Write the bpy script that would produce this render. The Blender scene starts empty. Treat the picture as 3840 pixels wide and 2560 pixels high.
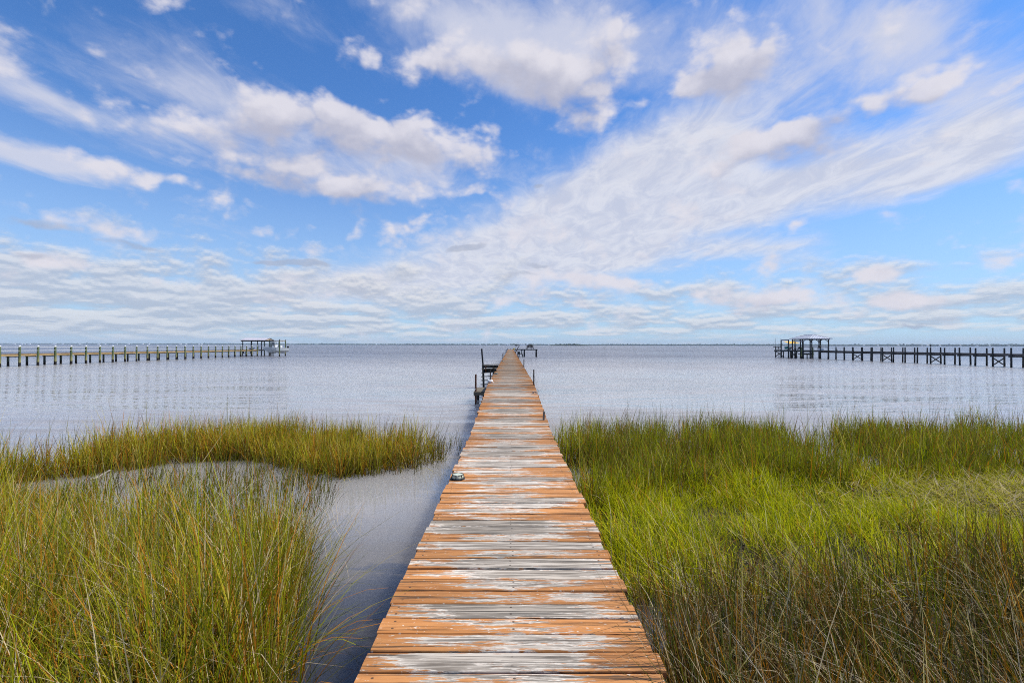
import bpy, bmesh, math, random
import numpy as np
from mathutils import Vector, Matrix

R = math.radians
rnd = random.Random(7)
rng = np.random.default_rng(11)
scene = bpy.context.scene
C = scene.collection

# ------------------------------------------------------------------ frame of reference
F = 1800.0            # focal length in pixels of the 3840 wide photograph
CAMZ = 1.80           # camera height above the water
SUN_AZ, SUN_EL = 80.0, 53.0     # clockwise from +Y


def hor(px):
    return 1293.4 + (px - 1915.0) * 0.002


def at(px, py, d):
    """point seen at photograph pixel (px, py), d metres out along +Y"""
    return Vector(((px - 1915.0) / F * d, d, CAMZ - (py - hor(px)) / F * d))


# ------------------------------------------------------------------ materials
def new_mat(name):
    m = bpy.data.materials.new(name)
    m.use_nodes = True
    nt = m.node_tree
    return m, NT(nt), nt.nodes['Principled BSDF']


class NT:
    def __init__(self, tree):
        self.t = tree

    def n(self, kind, **kw):
        nd = self.t.nodes.new(kind)
        for k, v in kw.items():
            setattr(nd, k, v)
        return nd

    def put(self, sock, v):
        if isinstance(v, bpy.types.NodeSocket):
            self.t.links.new(v, sock)
        elif v is not None:
            if sock.type == 'RGBA' and len(v) == 3:
                v = (*v, 1)
            sock.default_value = v

    def m(self, op, a=None, b=None, c=None, clamp=False):
        nd = self.n('ShaderNodeMath', operation=op, use_clamp=clamp)
        for s, v in zip(nd.inputs, (a, b, c)):
            self.put(s, v)
        return nd.outputs[0]

    def v(self, op, a=None, b=None):
        nd = self.n('ShaderNodeVectorMath', operation=op)
        for s, v in zip(nd.inputs, (a, b)):
            self.put(s, v)
        return nd.outputs[0]

    def xyz(self, v):
        nd = self.n('ShaderNodeSeparateXYZ')
        self.put(nd.inputs[0], v)
        return nd.outputs

    def vec(self, x=0.0, y=0.0, z=0.0):
        nd = self.n('ShaderNodeCombineXYZ')
        for s, v in zip(nd.inputs, (x, y, z)):
            self.put(s, v)
        return nd.outputs[0]

    def noise(self, vec, scale=1.0, detail=4.0, rough=0.5, color=False, dist=0.0):
        nd = self.n('ShaderNodeTexNoise')
        self.put(nd.inputs['Vector'], vec)
        nd.inputs['Scale'].default_value = scale
        nd.inputs['Detail'].default_value = detail
        nd.inputs['Roughness'].default_value = rough
        nd.inputs['Distortion'].default_value = dist
        return nd.outputs[1] if color else nd.outputs[0]

    def ss(self, x, a, b, lo=0.0, hi=1.0):
        nd = self.n('ShaderNodeMapRange', interpolation_type='SMOOTHSTEP')
        self.put(nd.inputs[0], x)
        self.put(nd.inputs[1], a)
        self.put(nd.inputs[2], b)
        self.put(nd.inputs[3], lo)
        self.put(nd.inputs[4], hi)
        return nd.outputs[0]

    def mix(self, f, a, b, blend='MIX'):
        nd = self.n('ShaderNodeMix', data_type='RGBA', blend_type=blend)
        self.put(nd.inputs[0], f)
        self.put(nd.inputs[6], a)
        self.put(nd.inputs[7], b)
        return nd.outputs[2]

    def attr(self, name):
        return self.n('ShaderNodeAttribute', attribute_name=name).outputs

    def bump(self, h, strength=0.4, dist=0.01):
        nd = self.n('ShaderNodeBump')
        nd.inputs['Strength'].default_value = strength
        nd.inputs['Distance'].default_value = dist
        self.put(nd.inputs['Height'], h)
        return nd.outputs[0]

    def obj(self):
        return self.n('ShaderNodeTexCoord').outputs['Object']


MATS = {}


def simple(name, col, rough=0.7, var=0.25, scale=6.0, metal=0.0, stretch=None, spec=0.3):
    """surface of one colour with uneven wear, never perfectly flat"""
    if name in MATS:
        return MATS[name]
    m, N, B = new_mat(name)
    co = N.obj()
    if stretch:
        co = N.v('MULTIPLY', co, stretch)
    k = N.noise(co, scale, 5, 0.6)
    dark = tuple(c * (1 - var) for c in col)
    lite = tuple(min(1, c * (1 + var)) for c in col)
    N.put(B.inputs['Base Color'], N.mix(N.ss(k, 0.3, 0.7), dark, lite))
    B.inputs['Roughness'].default_value = rough
    B.inputs['Metallic'].default_value = metal
    B.inputs['Specular IOR Level'].default_value = spec
    N.put(B.inputs['Normal'], N.bump(k, 0.25, 0.01))
    MATS[name] = m
    return m


def m_deck():
    """orange deck paint worn through to grey wood along the walked middle"""
    m, N, B = new_mat('worn_orange_deck_paint')
    co = N.obj()
    x, y, z = N.xyz(co)[:3]
    br = N.attr('board')[2]                      # random per board
    uv = N.n('ShaderNodeUVMap').outputs[0]
    bv = N.xyz(uv)[1]                            # 0..1 across one board
    g = N.vec(N.m('MULTIPLY', x, 2.2), N.m('MULTIPLY', y, 46), N.m('MULTIPLY', br, 90))
    grain = N.noise(g, 1.0, 6, 0.62)
    g2 = N.vec(N.m('MULTIPLY', x, 1.1), N.m('MULTIPLY', y, 17), N.m('MULTIPLY', br, 57))
    streak = N.noise(g2, 1.0, 4, 0.6)
    # the mask of what paint is left
    p1 = N.noise(N.vec(N.m('MULTIPLY', x, 1.9), N.m('MULTIPLY', y, 17), N.m('MULTIPLY', br, 33)), 1.0, 4, 0.7)
    p2 = N.noise(N.vec(N.m('MULTIPLY', x, 9), N.m('MULTIPLY', y, 95), N.m('MULTIPLY', br, 71)), 1.0, 5, 0.7)
    bq = N.m('FRACT', N.m('MULTIPLY', br, 5.77))
    xx = N.m('ABSOLUTE', N.m('ADD', x, N.m('ADD', 0.03, N.m('MULTIPLY', N.m('SUBTRACT', bq, 0.5), 0.44))))
    edge = N.ss(xx, 0.18, 0.74, -0.20, 0.27)
    ve = N.ss(N.m('ABSOLUTE', N.m('SUBTRACT', bv, 0.5)), 0.30, 0.5, -0.04, 0.12)
    bo = N.m('MULTIPLY', N.m('SUBTRACT', br, 0.5), 0.55)
    far = N.ss(y, 9.0, 34.0, 0.0, 0.02)
    s = N.m('ADD', N.m('ADD', edge, ve), N.m('ADD', bo, far))
    s = N.m('ADD', s, N.m('MULTIPLY', N.m('SUBTRACT', p1, 0.5), 1.75))
    s = N.m('ADD', s, N.m('MULTIPLY', N.m('SUBTRACT', p2, 0.5), 1.0))
    paint = N.ss(s, -0.03, 0.07)
    # bare wood
    bs = N.m('FRACT', N.m('MULTIPLY', br, 7.31))
    lightwood = N.mix(bs, (0.78, 0.68, 0.55), (0.46, 0.39, 0.30))
    wood = N.mix(N.ss(grain, 0.30, 0.66), (0.13, 0.10, 0.072), lightwood)
    dk = N.m('MULTIPLY', N.ss(streak, 0.50, 0.68), N.ss(xx, 0.58, 0.12))
    dk = N.m('MULTIPLY', dk, N.ss(bs, 0.35, 1.0, 0.05, 0.8))
    wood = N.mix(dk, wood, (0.13, 0.12, 0.10))
    # farther out the bare wood has weathered browner
    wood = N.mix(N.ss(y, 8.0, 22.0, 0.0, 0.72), wood, N.mix(grain, (0.10, 0.075, 0.045), (0.36, 0.27, 0.17)))
    pc = N.mix(N.ss(streak, 0.3, 0.7), (0.46, 0.185, 0.052), (0.60, 0.270, 0.090))
    pc = N.mix(N.ss(p2, 0.52, 0.75, 0, 0.5), pc, (0.42, 0.135, 0.042))
    pc = N.mix(N.ss(y, 7.0, 16.0), pc, N.mix(streak, (0.24, 0.084, 0.008), (0.44, 0.172, 0.018)))
    primer = N.m('MULTIPLY', N.ss(s, -0.16, -0.03), N.ss(p2, 0.40, 0.52))
    wood = N.mix(N.m('MULTIPLY', primer, N.ss(y, 6.0, 12.0, 0.9, 0.15)), wood, (0.82, 0.73, 0.60))
    dirt = N.m('MULTIPLY', N.ss(N.noise(N.vec(N.m('MULTIPLY', x, 4.0), N.m('MULTIPLY', y, 30), N.m('MULTIPLY', br, 19)), 1.0, 5, 0.7), 0.48, 0.70), 0.55)
    pc = N.mix(dirt, pc, (0.24, 0.10, 0.035))
    fleck = N.ss(N.noise(N.vec(N.m('MULTIPLY', x, 30), N.m('MULTIPLY', y, 70), N.m('MULTIPLY', br, 43)), 1.0, 3, 0.6), 0.64, 0.70)
    pc = N.mix(N.m('MULTIPLY', fleck, N.ss(y, 7.0, 4.0, 0.1, 0.8)), pc, (0.72, 0.62, 0.48))
    col = N.mix(paint, wood, pc)
    tone = N.m('FRACT', N.m('MULTIPLY', br, 13.7))
    tl = N.ss(tone, 0.0, 1.0, 0.55, 1.15)
    tl = N.m('ADD', N.m('MULTIPLY', tl, N.ss(y, 3.0, 9.0, 0.45, 1.0)), N.ss(y, 3.0, 9.0, 0.55, 0.0))
    col = N.mix(1.0, col, N.vec(tl, tl, tl), 'MULTIPLY')
    # long cracks
    ck = N.noise(N.vec(N.m('MULTIPLY', x, 1.3), N.m('MULTIPLY', y, 75), N.m('MULTIPLY', br, 120)), 1.0, 3, 0.55)
    crack = N.m('MULTIPLY', N.ss(ck, 0.555, 0.59), N.ss(grain, 0.35, 0.6))
    col = N.mix(N.m('MULTIPLY', crack, 0.85), col, (0.035, 0.028, 0.02))
    # knots
    vo = N.n('ShaderNodeTexVoronoi')
    N.put(vo.inputs['Vector'], N.vec(N.m('MULTIPLY', x, 2.4), N.m('MULTIPLY', y, 6.8), N.m('MULTIPLY', br, 40)))
    vo.inputs['Scale'].default_value = 1.0
    kd = vo.outputs['Distance']
    ring = N.m('SINE', N.m('MULTIPLY', kd, 130.0))
    knot = N.m('MULTIPLY', N.ss(kd, 0.085, 0.055), N.ss(ring, -0.3, 0.6, 0.2, 0.75))
    col = N.mix(knot, col, (0.20, 0.13, 0.07))
    # nail heads at the joists
    def nails(x0):
        dx = N.m('ABSOLUTE', N.m('SUBTRACT', x, N.m('ADD', x0, N.m('MULTIPLY', N.m('SUBTRACT', N.m('FRACT', N.m('MULTIPLY', br, 41.0)), 0.5), 0.03))))
        dv = N.m('ABSOLUTE', N.m('SUBTRACT', N.m('ABSOLUTE', N.m('SUBTRACT', bv, 0.5)), 0.24))
        dd = N.m('SQRT', N.m('ADD', N.m('MULTIPLY', dx, dx), N.m('POWER', N.m('MULTIPLY', dv, 0.14), 2.0)))
        return N.ss(dd, 0.0085, 0.005)
    nl = N.m('MAXIMUM', nails(0.012), N.m('MAXIMUM', nails(-0.60), nails(0.60)))
    nl = N.m('MULTIPLY', nl, N.m('MULTIPLY', N.ss(y, 9.0, 5.0), N.ss(N.m('FRACT', N.m('MULTIPLY', br, 23.0)), 0.2, 0.5)))
    col = N.mix(N.m('MULTIPLY', nl, 0.85), col, (0.05, 0.035, 0.025))
    N.put(B.inputs['Base Color'], col)
    B.inputs['Roughness'].default_value = 0.75
    B.inputs['Specular IOR Level'].default_value = 0.25
    h = N.m('ADD', N.m('MULTIPLY', paint, 0.30), N.m('MULTIPLY', grain, 0.55))
    h = N.m('SUBTRACT', h, N.m('MULTIPLY', crack, 1.3))
    N.put(B.inputs['Normal'], N.bump(h, 0.7, 0.004))
    return m


def m_pile(name, top, mid, low, z0=0.32, z1=0.75):
    """timber pile: greenish treated wood, black growth at the waterline"""
    m, N, B = new_mat(name)
    co = N.n('ShaderNodeNewGeometry').outputs['Position']
    z = N.xyz(co)[2]
    k = N.noise(N.v('MULTIPLY', co, (9, 9, 1.6)), 1.0, 5, 0.6)
    zz = N.m('ADD', z, N.m('MULTIPLY', N.m('SUBTRACT', k, 0.5), 0.30))
    c = N.mix(N.ss(zz, z0 + 0.05, z1), mid, top)
    c = N.mix(N.ss(k, 0.35, 0.65, 0.0, 0.55), c, tuple(v * 0.55 for v in top))
    c = N.mix(N.ss(zz, z0 - 0.06, z0 + 0.03), low, c)
    N.put(B.inputs['Base Color'], c)
    B.inputs['Roughness'].default_value = 0.8
    B.inputs['Specular IOR Level'].default_value = 0.2
    N.put(B.inputs['Normal'], N.bump(k, 0.4, 0.01))
    return m


def m_grass(name):
    m, N, B = new_mat(name)
    c = N.attr('tint')[0]
    tr = N.n('ShaderNodeBsdfTranslucent')
    N.put(tr.inputs[0], N.mix(1.0, c, (1.0, 1.05, 0.6), 'MULTIPLY'))
    N.put(B.inputs['Base Color'], c)
    B.inputs['Roughness'].default_value = 0.6
    B.inputs['Specular IOR Level'].default_value = 0.10
    mx = N.n('ShaderNodeMixShader')
    mx.inputs[0].default_value = 0.36
    N.t.links.new(B.outputs[0], mx.inputs[1])
    N.t.links.new(tr.outputs[0], mx.inputs[2])
    N.t.links.new(mx.outputs[0], N.t.nodes['Material Output'].inputs[0])
    return m


def m_water():
    m, N, B = new_mat('bay_water')
    co = N.n('ShaderNodeNewGeometry').outputs['Position']
    x, y, z = N.xyz(co)[:3]
    # gust patches
    gust = N.noise(N.v('MULTIPLY', co, (0.012, 0.035, 1)), 1.0, 3, 0.5)
    w1 = N.noise(N.v('MULTIPLY', co, (0.55, 1.7, 1)), 1.0, 3, 0.55, dist=0.4)
    w2 = N.noise(N.v('MULTIPLY', co, (2.3, 6.0, 1)), 1.0, 4, 0.6, dist=0.3)
    w3 = N.noise(N.v('MULTIPLY', co, (0.13, 0.42, 1)), 1.0, 3, 0.6)
    w4 = N.noise(N.v('MULTIPLY', co, (0.035, 0.11, 1)), 1.0, 3, 0.6)
    calm = N.ss(y, 6.8, 15.0, 0.025, 1.0)          # lee of the marsh
    h = N.m('ADD', N.m('MULTIPLY', w1, 0.16), N.m('MULTIPLY', w2, 0.036))
    h = N.m('ADD', h, N.m('ADD', N.m('MULTIPLY', w3, 0.62), N.m('MULTIPLY', w4, 1.7)))
    h = N.m('MULTIPLY', h, N.m('MULTIPLY', calm, N.ss(gust, 0.35, 0.65, 0.75, 1.25)))
    bp = N.n('ShaderNodeBump')
    bp.inputs['Strength'].default_value = 1.0
    bp.inputs['Distance'].default_value = 1.0
    N.put(bp.inputs['Height'], h)
    N.put(B.inputs['Normal'], bp.outputs[0])
    silt_sheen = N.m('ADD', N.m('MULTIPLY', N.ss(y, 2.4, 6.2), 0.75), N.m('MULTIPLY', N.ss(y, 7.5, 16.0), 0.25))  # turbid water, colour brightened outward to stand in for reflected sky
    body = N.mix(silt_sheen, (0.045, 0.048, 0.060), (0.390, 0.372, 0.348))
    # deeper, clearer bay, darkened in colour for its dim wave-face reflections
    N.put(B.inputs['Base Color'], N.mix(N.ss(y, 14.0, 85.0), body, (0.125, 0.125, 0.140)))
    N.put(B.inputs['Roughness'], N.m('MULTIPLY', N.ss(y, 9.0, 45.0, 0.05, 0.26), N.ss(gust, 0.3, 0.7, 0.75, 1.2)))
    B.subsurface_method = 'BURLEY'
    B.inputs['Subsurface Weight'].default_value = 1.0
    B.inputs['Subsurface Radius'].default_value = (1.0, 1.0, 1.0)
    B.inputs['Subsurface Scale'].default_value = 1.1
    B.inputs['IOR'].default_value = 1.42
    B.inputs['Specular IOR Level'].default_value = 0.5
    return m


def m_mud():
    m, N, B = new_mat('marsh_mud')
    co = N.obj()
    k = N.noise(co, 7.0, 6, 0.65)
    k2 = N.noise(co, 45.0, 4, 0.6)
    c = N.mix(N.ss(k, 0.3, 0.7), (0.020, 0.015, 0.010), (0.060, 0.045, 0.025))
    c = N.mix(N.ss(k2, 0.58, 0.68, 0.0, 0.6), c, (0.09, 0.065, 0.035))
    N.put(B.inputs['Base Color'], c)
    B.inputs['Roughness'].default_value = 0.9
    B.inputs['Specular IOR Level'].default_value = 0.1
    N.put(B.inputs['Normal'], N.bump(N.m('ADD', k, k2), 0.6, 0.03))
    return m


def m_roof(name, col, axis, pitch=0.28, rough=0.45):
    """standing-seam metal: seams are modelled, this is the sheet"""
    return simple(name, col, rough, 0.08, 3.0, 0.0, spec=0.5)


# ------------------------------------------------------------------ mesh helper
class MB:
    def __init__(self):
        self.v, self.f, self.smooth = [], [], []

    def add(self, vs, fs, smooth=False):
        o = len(self.v)
        self.v += [tuple(p) for p in vs]
        self.f += [tuple(i + o for i in f) for f in fs]
        self.smooth += [smooth] * len(fs)
        return self

    def box(self, c, s, rot=None, ch=0.0):
        hx, hy, hz = s[0] / 2, s[1] / 2, s[2] / 2
        if ch <= 0:
            vs = [Vector((sx * hx, sy * hy, sz * hz)) for sz in (-1, 1) for sx, sy in ((-1, -1), (1, -1), (1, 1), (-1, 1))]
            fs = [(3, 2, 1, 0), (4, 5, 6, 7), (0, 1, 5, 4), (1, 2, 6, 5), (2, 3, 7, 6), (3, 0, 4, 7)]
        else:
            bm = bmesh.new()
            bmesh.ops.create_cube(bm, size=1)
            bmesh.ops.scale(bm, vec=s, verts=bm.verts)
            bmesh.ops.bevel(bm, geom=bm.edges[:], offset=ch, segments=1, affect='EDGES', profile=0.5)
            bm.verts.index_update()
            vs = [v.co.copy() for v in bm.verts]
            fs = [[v.index for v in f.verts] for f in bm.faces]
            bm.free()
        if rot is not None:
            vs = [rot @ v for v in vs]
        c = Vector(c)
        return self.add([v + c for v in vs], fs)

    def beam(self, a, b, w, h, up=(0, 0, 1), ch=0.0):
        a, b = Vector(a), Vector(b)
        d = b - a
        L = d.length
        d.normalize()
        up = Vector(up)
        if abs(d.dot(up)) > 0.98:
            up = Vector((0, 1, 0))
        s = d.cross(up).normalized()
        u = s.cross(d).normalized()
        rot = Matrix((d, s, u)).transposed()
        return self.box((a + b) / 2, (L, w, h), rot, ch)

    def tube(self, pts, r, n=8, cap=True):
        pts = [Vector(p) for p in pts]
        rs = r if isinstance(r, (list, tuple)) else [r] * len(pts)
        vs, fs = [], []
        ref = None
        for i, p in enumerate(pts):
            d = (pts[min(i + 1, len(pts) - 1)] - pts[max(i - 1, 0)]).normalized()
            if ref is None:
                ref = Vector((1, 0, 0)) if abs(d.x) < 0.9 else Vector((0, 1, 0))
            s = d.cross(ref).normalized()
            u = s.cross(d).normalized()
            ref = u.cross(d) * -1 if False else ref
            for k in range(n):
                a = 2 * math.pi * k / n
                vs.append(p + (s * math.cos(a) + u * math.sin(a)) * rs[i])
        for i in range(len(pts) - 1):
            for k in range(n):
                fs.append((i * n + k, i * n + (k + 1) % n, (i + 1) * n + (k + 1) % n, (i + 1) * n + k))
        if cap:
            fs.append(tuple(range(n - 1, -1, -1)))
            fs.append(tuple((len(pts) - 1) * n + k for k in range(n)))
        return self.add(vs, fs, True)

    def lathe(self, c, prof, n=16, sx=1.0, sy=1.0):
        """prof: (radius, z) from bottom to top"""
        c = Vector(c)
        vs, fs = [], []
        for r, z in prof:
            for k in range(n):
                a = 2 * math.pi * k / n
                vs.append(c + Vector((math.cos(a) * r * sx, math.sin(a) * r * sy, z)))
        for i in range(len(prof) - 1):
            for k in range(n):
                fs.append((i * n + k, i * n + (k + 1) % n, (i + 1) * n + (k + 1) % n, (i + 1) * n + k))
        fs.append(tuple(range(n - 1, -1, -1)))
        fs.append(tuple((len(prof) - 1) * n + k for k in range(n)))
        return self.add(vs, fs, True)

    def prism(self, poly, thick):
        """closed planar polygon given thickness along its normal"""
        poly = [Vector(p) for p in poly]
        nrm = (poly[1] - poly[0]).cross(poly[2] - poly[0]).normalized() * thick
        n = len(poly)
        fs = [tuple(range(n)), tuple(range(2 * n - 1, n - 1, -1))]
        fs += [(i, i + n, (i + 1) % n + n, (i + 1) % n) for i in range(n)]
        fs[0] = tuple(range(n))
        return self.add(poly + [p - nrm for p in poly], fs)

    def build(self, name, mat, parent=None):
        me = bpy.data.meshes.new(name)
        org = Vector((0, 0, 0))
        if parent is not None:
            org = ORG.get(parent.name, Vector((0, 0, 0)))
        me.from_pydata([tuple(Vector(p) - org) for p in self.v], [], self.f)
        me.polygons.foreach_set('use_smooth', self.smooth)
        bm = bmesh.new()
        bm.from_mesh(me)
        bmesh.ops.recalc_face_normals(bm, faces=bm.faces)
        bm.to_mesh(me)
        bm.free()
        if any(self.smooth):
            try:
                me.set_sharp_from_angle(angle=R(40))
            except Exception:
                pass
        me.materials.append(mat)
        o = bpy.data.objects.new(name, me)
        C.objects.link(o)
        if parent is not None:
            o.parent = parent
        return o


ORG = {}


def tag(o, label=None, cat=None, group=None, kind=None):
    if label:
        o['label'] = label
    if cat:
        o['category'] = cat
    if group:
        o['group'] = group
    if kind:
        o['kind'] = kind
    return o


def thing(name, label, cat, loc=(0, 0, 0), group=None):
    o = bpy.data.objects.new(name, None)
    C.objects.link(o)
    o.location = loc
    ORG[o.name] = Vector(loc)
    o.empty_display_size = 0.2
    return tag(o, label, cat, group)


def copy_tree(o, parent=None):
    c = o.copy()
    C.objects.link(c)
    if parent is not None:
        c.parent = parent
    for ch in [k for k in bpy.data.objects if k.parent == o]:
        copy_tree(ch, c)
    return c


def copy_thing(o, loc, rotz=0.0, label=None, scale=None):
    kids = [k for k in bpy.data.objects if k.parent == o]
    c = o.copy()
    C.objects.link(c)
    c.location = loc
    c.rotation_euler = (0, 0, rotz)
    if scale:
        c.scale = (scale,) * 3
    if label:
        c['label'] = label
    for ch in kids:
        d = ch.copy()
        C.objects.link(d)
        d.parent = c
        for g in [k for k in bpy.data.objects if k.parent == ch]:
            e = g.copy()
            C.objects.link(e)
            e.parent = d
    return c


def np_mesh(name, verts, quads, mat, smooth=True, colors=None):
    me = bpy.data.meshes.new(name)
    nv, nf = len(verts), len(quads)
    me.vertices.add(nv)
    me.vertices.foreach_set('co', verts.astype(np.float32).ravel())
    k = quads.shape[1]
    me.loops.add(nf * k)
    me.polygons.add(nf)
    me.polygons.foreach_set('loop_start', np.arange(nf, dtype=np.int32) * k)
    me.polygons.foreach_set('loop_total', np.full(nf, k, dtype=np.int32))
    me.loops.foreach_set('vertex_index', quads.astype(np.int32).ravel())
    me.polygons.foreach_set('use_smooth', np.full(nf, smooth))
    if colors is not None:
        a = me.color_attributes.new('tint', 'FLOAT_COLOR', 'POINT')
        a.data.foreach_set('color', np.concatenate([colors, np.ones((nv, 1))], 1).astype(np.float32).ravel())
    me.update(calc_edges=True)
    me.materials.append(mat)
    o = bpy.data.objects.new(name, me)
    C.objects.link(o)
    return o


# ================================================================== SKY
def build_world():
    w = bpy.data.worlds.new('World')
    scene.world = w
    w.use_nodes = True
    t = w.node_tree
    N = NT(t)
    bg = t.nodes['Background']
    K = 0.11                      # strength of the world Background
    sky = N.n('ShaderNodeTexSky', sky_type='NISHITA')
    sky.sun_disc = False
    sky.sun_elevation = R(SUN_EL)
    sky.sun_rotation = R(SUN_AZ)
    sky.air_density = 1.0
    sky.dust_density = 0.35
    sky.ozone_density = 3.2
    d = N.n('ShaderNodeTexCoord').outputs['Generated']
    dx, dy, dz = N.xyz(d)[:3]
    az = N.m('ARCTAN2', dx, dy)
    el = N.m('ARCSINE', dz)
    ae = N.vec(az, el, 0.0)
    # clouds overhead as a flat layer: lower = farther = flatter
    zz = N.m('ADD', N.m('MAXIMUM', dz, 0.0), 0.05)
    q = N.vec(N.m('DIVIDE', dx, zz), N.m('DIVIDE', dy, zz), 0.0)

    def pe(px, py):               # photograph position -> azimuth, elevation
        px, py = px * 3840 / 2352, py * 3840 / 2352
        a = math.atan((px - 1915) / F)
        return a, math.atan((hor(px) - py) / F * math.cos(a))

    def blob(vec, px, py, rx, ry, rot=0.0):
        a, e = pe(px, py)
        s = 3840 / 2352 / F
        ca = math.cos(a)
        mp = N.n('ShaderNodeMapping', vector_type='TEXTURE')
        N.put(mp.inputs[0], vec)
        mp.inputs[1].default_value = (a, e, 0)
        mp.inputs[2].default_value = (0, 0, R(rot))
        mp.inputs[3].default_value = (rx * s * ca * ca, ry * s * ca, 1)
        g = N.n('ShaderNodeTexGradient', gradient_type='SPHERICAL')
        N.t.links.new(mp.outputs[0], g.inputs[0])
        return g.outputs[1]

    def field(vec, blobs):
        acc = None
        for b in blobs:
            f = N.m('MULTIPLY', blob(vec, *b[:5]), b[5])
            acc = f if acc is None else N.m('ADD', acc, f)
        return acc

    def warp(vec, nz_scale, amp, seed):
        c = N.noise(N.v('ADD', N.v('MULTIPLY', d, (nz_scale, nz_scale, nz_scale * 1.6)), (seed, seed * 2, 0)), 1.0, 5, 0.55, color=True)
        return N.v('ADD', vec, N.v('MULTIPLY', N.v('SUBTRACT', c, (0.5, 0.5, 0.5)), (amp, amp * 0.7, 0)))

    skyc = N.mix(1.0, sky.outputs[0], (0.52, 0.88, 1.28), 'MULTIPLY')
    # whiter towards the horizon
    white = 0.84 / K
    haze = N.ss(el, R(-1), R(34), 1.0, 0.0)
    haze = N.m('POWER', haze, 2.0)
    skyc = N.mix(N.m('MULTIPLY', haze, 0.72), skyc, tuple(v * white for v in (0.50, 0.66, 0.86)))

    # --- thin cirrus drawn out along the wind (streaks run towards the horizon ahead)
    st = N.noise(N.v('MULTIPLY', warp(q, 2.0, 0.9, 3.0), (2.1, 1.0, 1)), 1.0, 8, 0.60)
    st2 = N.noise(N.v('MULTIPLY', q, (6.0, 2.8, 1)), 1.0, 7, 0.65, dist=0.8)
    wa = warp(ae, 2.2, 0.16, 5.0)
    cir_mask = field(wa, [
        (720, 50, 360, 70, -16, 0.65), (1000, 40, 420, 100, -12, 0.8), (1350, 40, 420, 140, -4, 0.8),
        (1700, 80, 380, 160, 12, 0.6), (2060, 70, 380, 120, -32, 0.85), (2260, 160, 260, 140, -20, 0.4),
        (60, 205, 240, 55, -8, 0.95), (60, 360, 330, 50, -9, 1.25), (250, 80, 600, 140, -14, 0.25),
        (560, 200, 420, 90, -10, 0.15), (350, 190, 260, 50, -5, 0.35), (300, 340, 480, 90, -6, 0.40),
        (740, 310, 360, 85, -4, 0.6), (820, 400, 380, 75, -4, 0.7), (1060, 370, 260, 80, 2, 0.6), (350, 300, 260, 50, 0, 0.4), (1200, 120, 360, 120, 0, 0.5), (1650, 180, 300, 110, 0, 0.35), (2000, 250, 320, 90, 8, 0.4),
        (2150, 330, 420, 120, 14, 0.75), (1600, 330, 480, 130, 18, 0.6), (1350, 330, 240, 90, 22, 0.3)])
    cm = N.m('ADD', N.m('MULTIPLY', N.m('SUBTRACT', st, 0.5), 1.5), N.m('MULTIPLY', N.m('SUBTRACT', st2, 0.5), 0.7))
    ca = N.ss(N.m('ADD', cir_mask, N.m('MULTIPLY', cm, 1.25)), 0.10, 1.15)
    ca = N.m('MULTIPLY', ca, 0.86)
    skyc = N.mix(ca, skyc, tuple(v * white for v in (0.66, 0.68, 0.80)))

    # --- the broad white sheet, rising to the right
    wb = warp(ae, 2.6, 0.12, 9.0)
    sh_mask = field(wb, [
        (1050, 620, 520, 105, 6, 0.95), (1400, 500, 560, 130, 10, 1.25), (1800, 430, 560, 110, 12, 1.25), (2200, 375, 480, 90, 14, 1.3),
        (1420, 420, 480, 160, 18, 0.9), (800, 670, 460, 70, 4, 0.7), (1550, 350, 380, 130, 16, 0.75), (2250, 250, 240, 60, 12, 0.6),
        (1750, 570, 260, 38, 2, 0.9), (1450, 600, 300, 60, -2, 0.8), (1840, 600, 170, 28, 0, 0.5), (1800, 370, 160, 60, 8, -0.7),
        (2080, 490, 260, 46, 12, -0.6)])
    sm = N.m('ADD', N.m('MULTIPLY', N.m('SUBTRACT', st, 0.5), 0.6), N.m('MULTIPLY', N.m('SUBTRACT', st2, 0.5), 0.55))
    sa = N.ss(N.m('ADD', sh_mask, sm), 0.15, 1.15)
    shc = N.mix(N.ss(st2, 0.35, 0.65), tuple(v * white for v in (0.60, 0.63, 0.75)), tuple(v * white for v in (0.76, 0.77, 0.84)))
    skyc = N.mix(N.m('MULTIPLY', sa, 0.90), skyc, shc)

    # --- low stratocumulus rows near the horizon
    def deck(vec):
        a = N.noise(vec, 1.0, 8, 0.60, dist=0.0)
        return a
    ep = N.m('MAXIMUM', el, 0.0)
    def rows(lift):
        return N.vec(N.m('MULTIPLY', az, 10.0), N.m('MULTIPLY', N.m('LOGARITHM', N.m('ADD', ep, 0.035 + lift), math.e), 3.9), 1.7)
    q2, q3 = rows(0.0), rows(0.006)
    n1, n2 = deck(q2), deck(q3)
    band = N.m('ADD', N.ss(el, R(13), R(3), 0.0, 0.30), N.ss(el, R(0.2), R(2.2), -0.16, 0.0))
    left = N.m('MULTIPLY', N.ss(az, R(10), R(-40), 0.0, 0.10), N.ss(el, R(16), R(9)))
    dd = N.m('ADD', N.m('ADD', n1, band), left)
    da = N.ss(dd, 0.63, 0.86)
    lit = N.ss(N.m('SUBTRACT', n1, n2), -0.07, 0.10)
    thick = N.ss(dd, 0.70, 1.0)
    dc = N.mix(lit, tuple(v * white for v in (0.44, 0.50, 0.62)), tuple(v * white for v in (0.82, 0.82, 0.84)))
    dc = N.mix(N.m('MULTIPLY', thick, 0.35), dc, tuple(v * white for v in (0.55, 0.57, 0.66)))
    skyc = N.mix(N.m('MULTIPLY', da, 0.80), skyc, dc)

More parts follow.
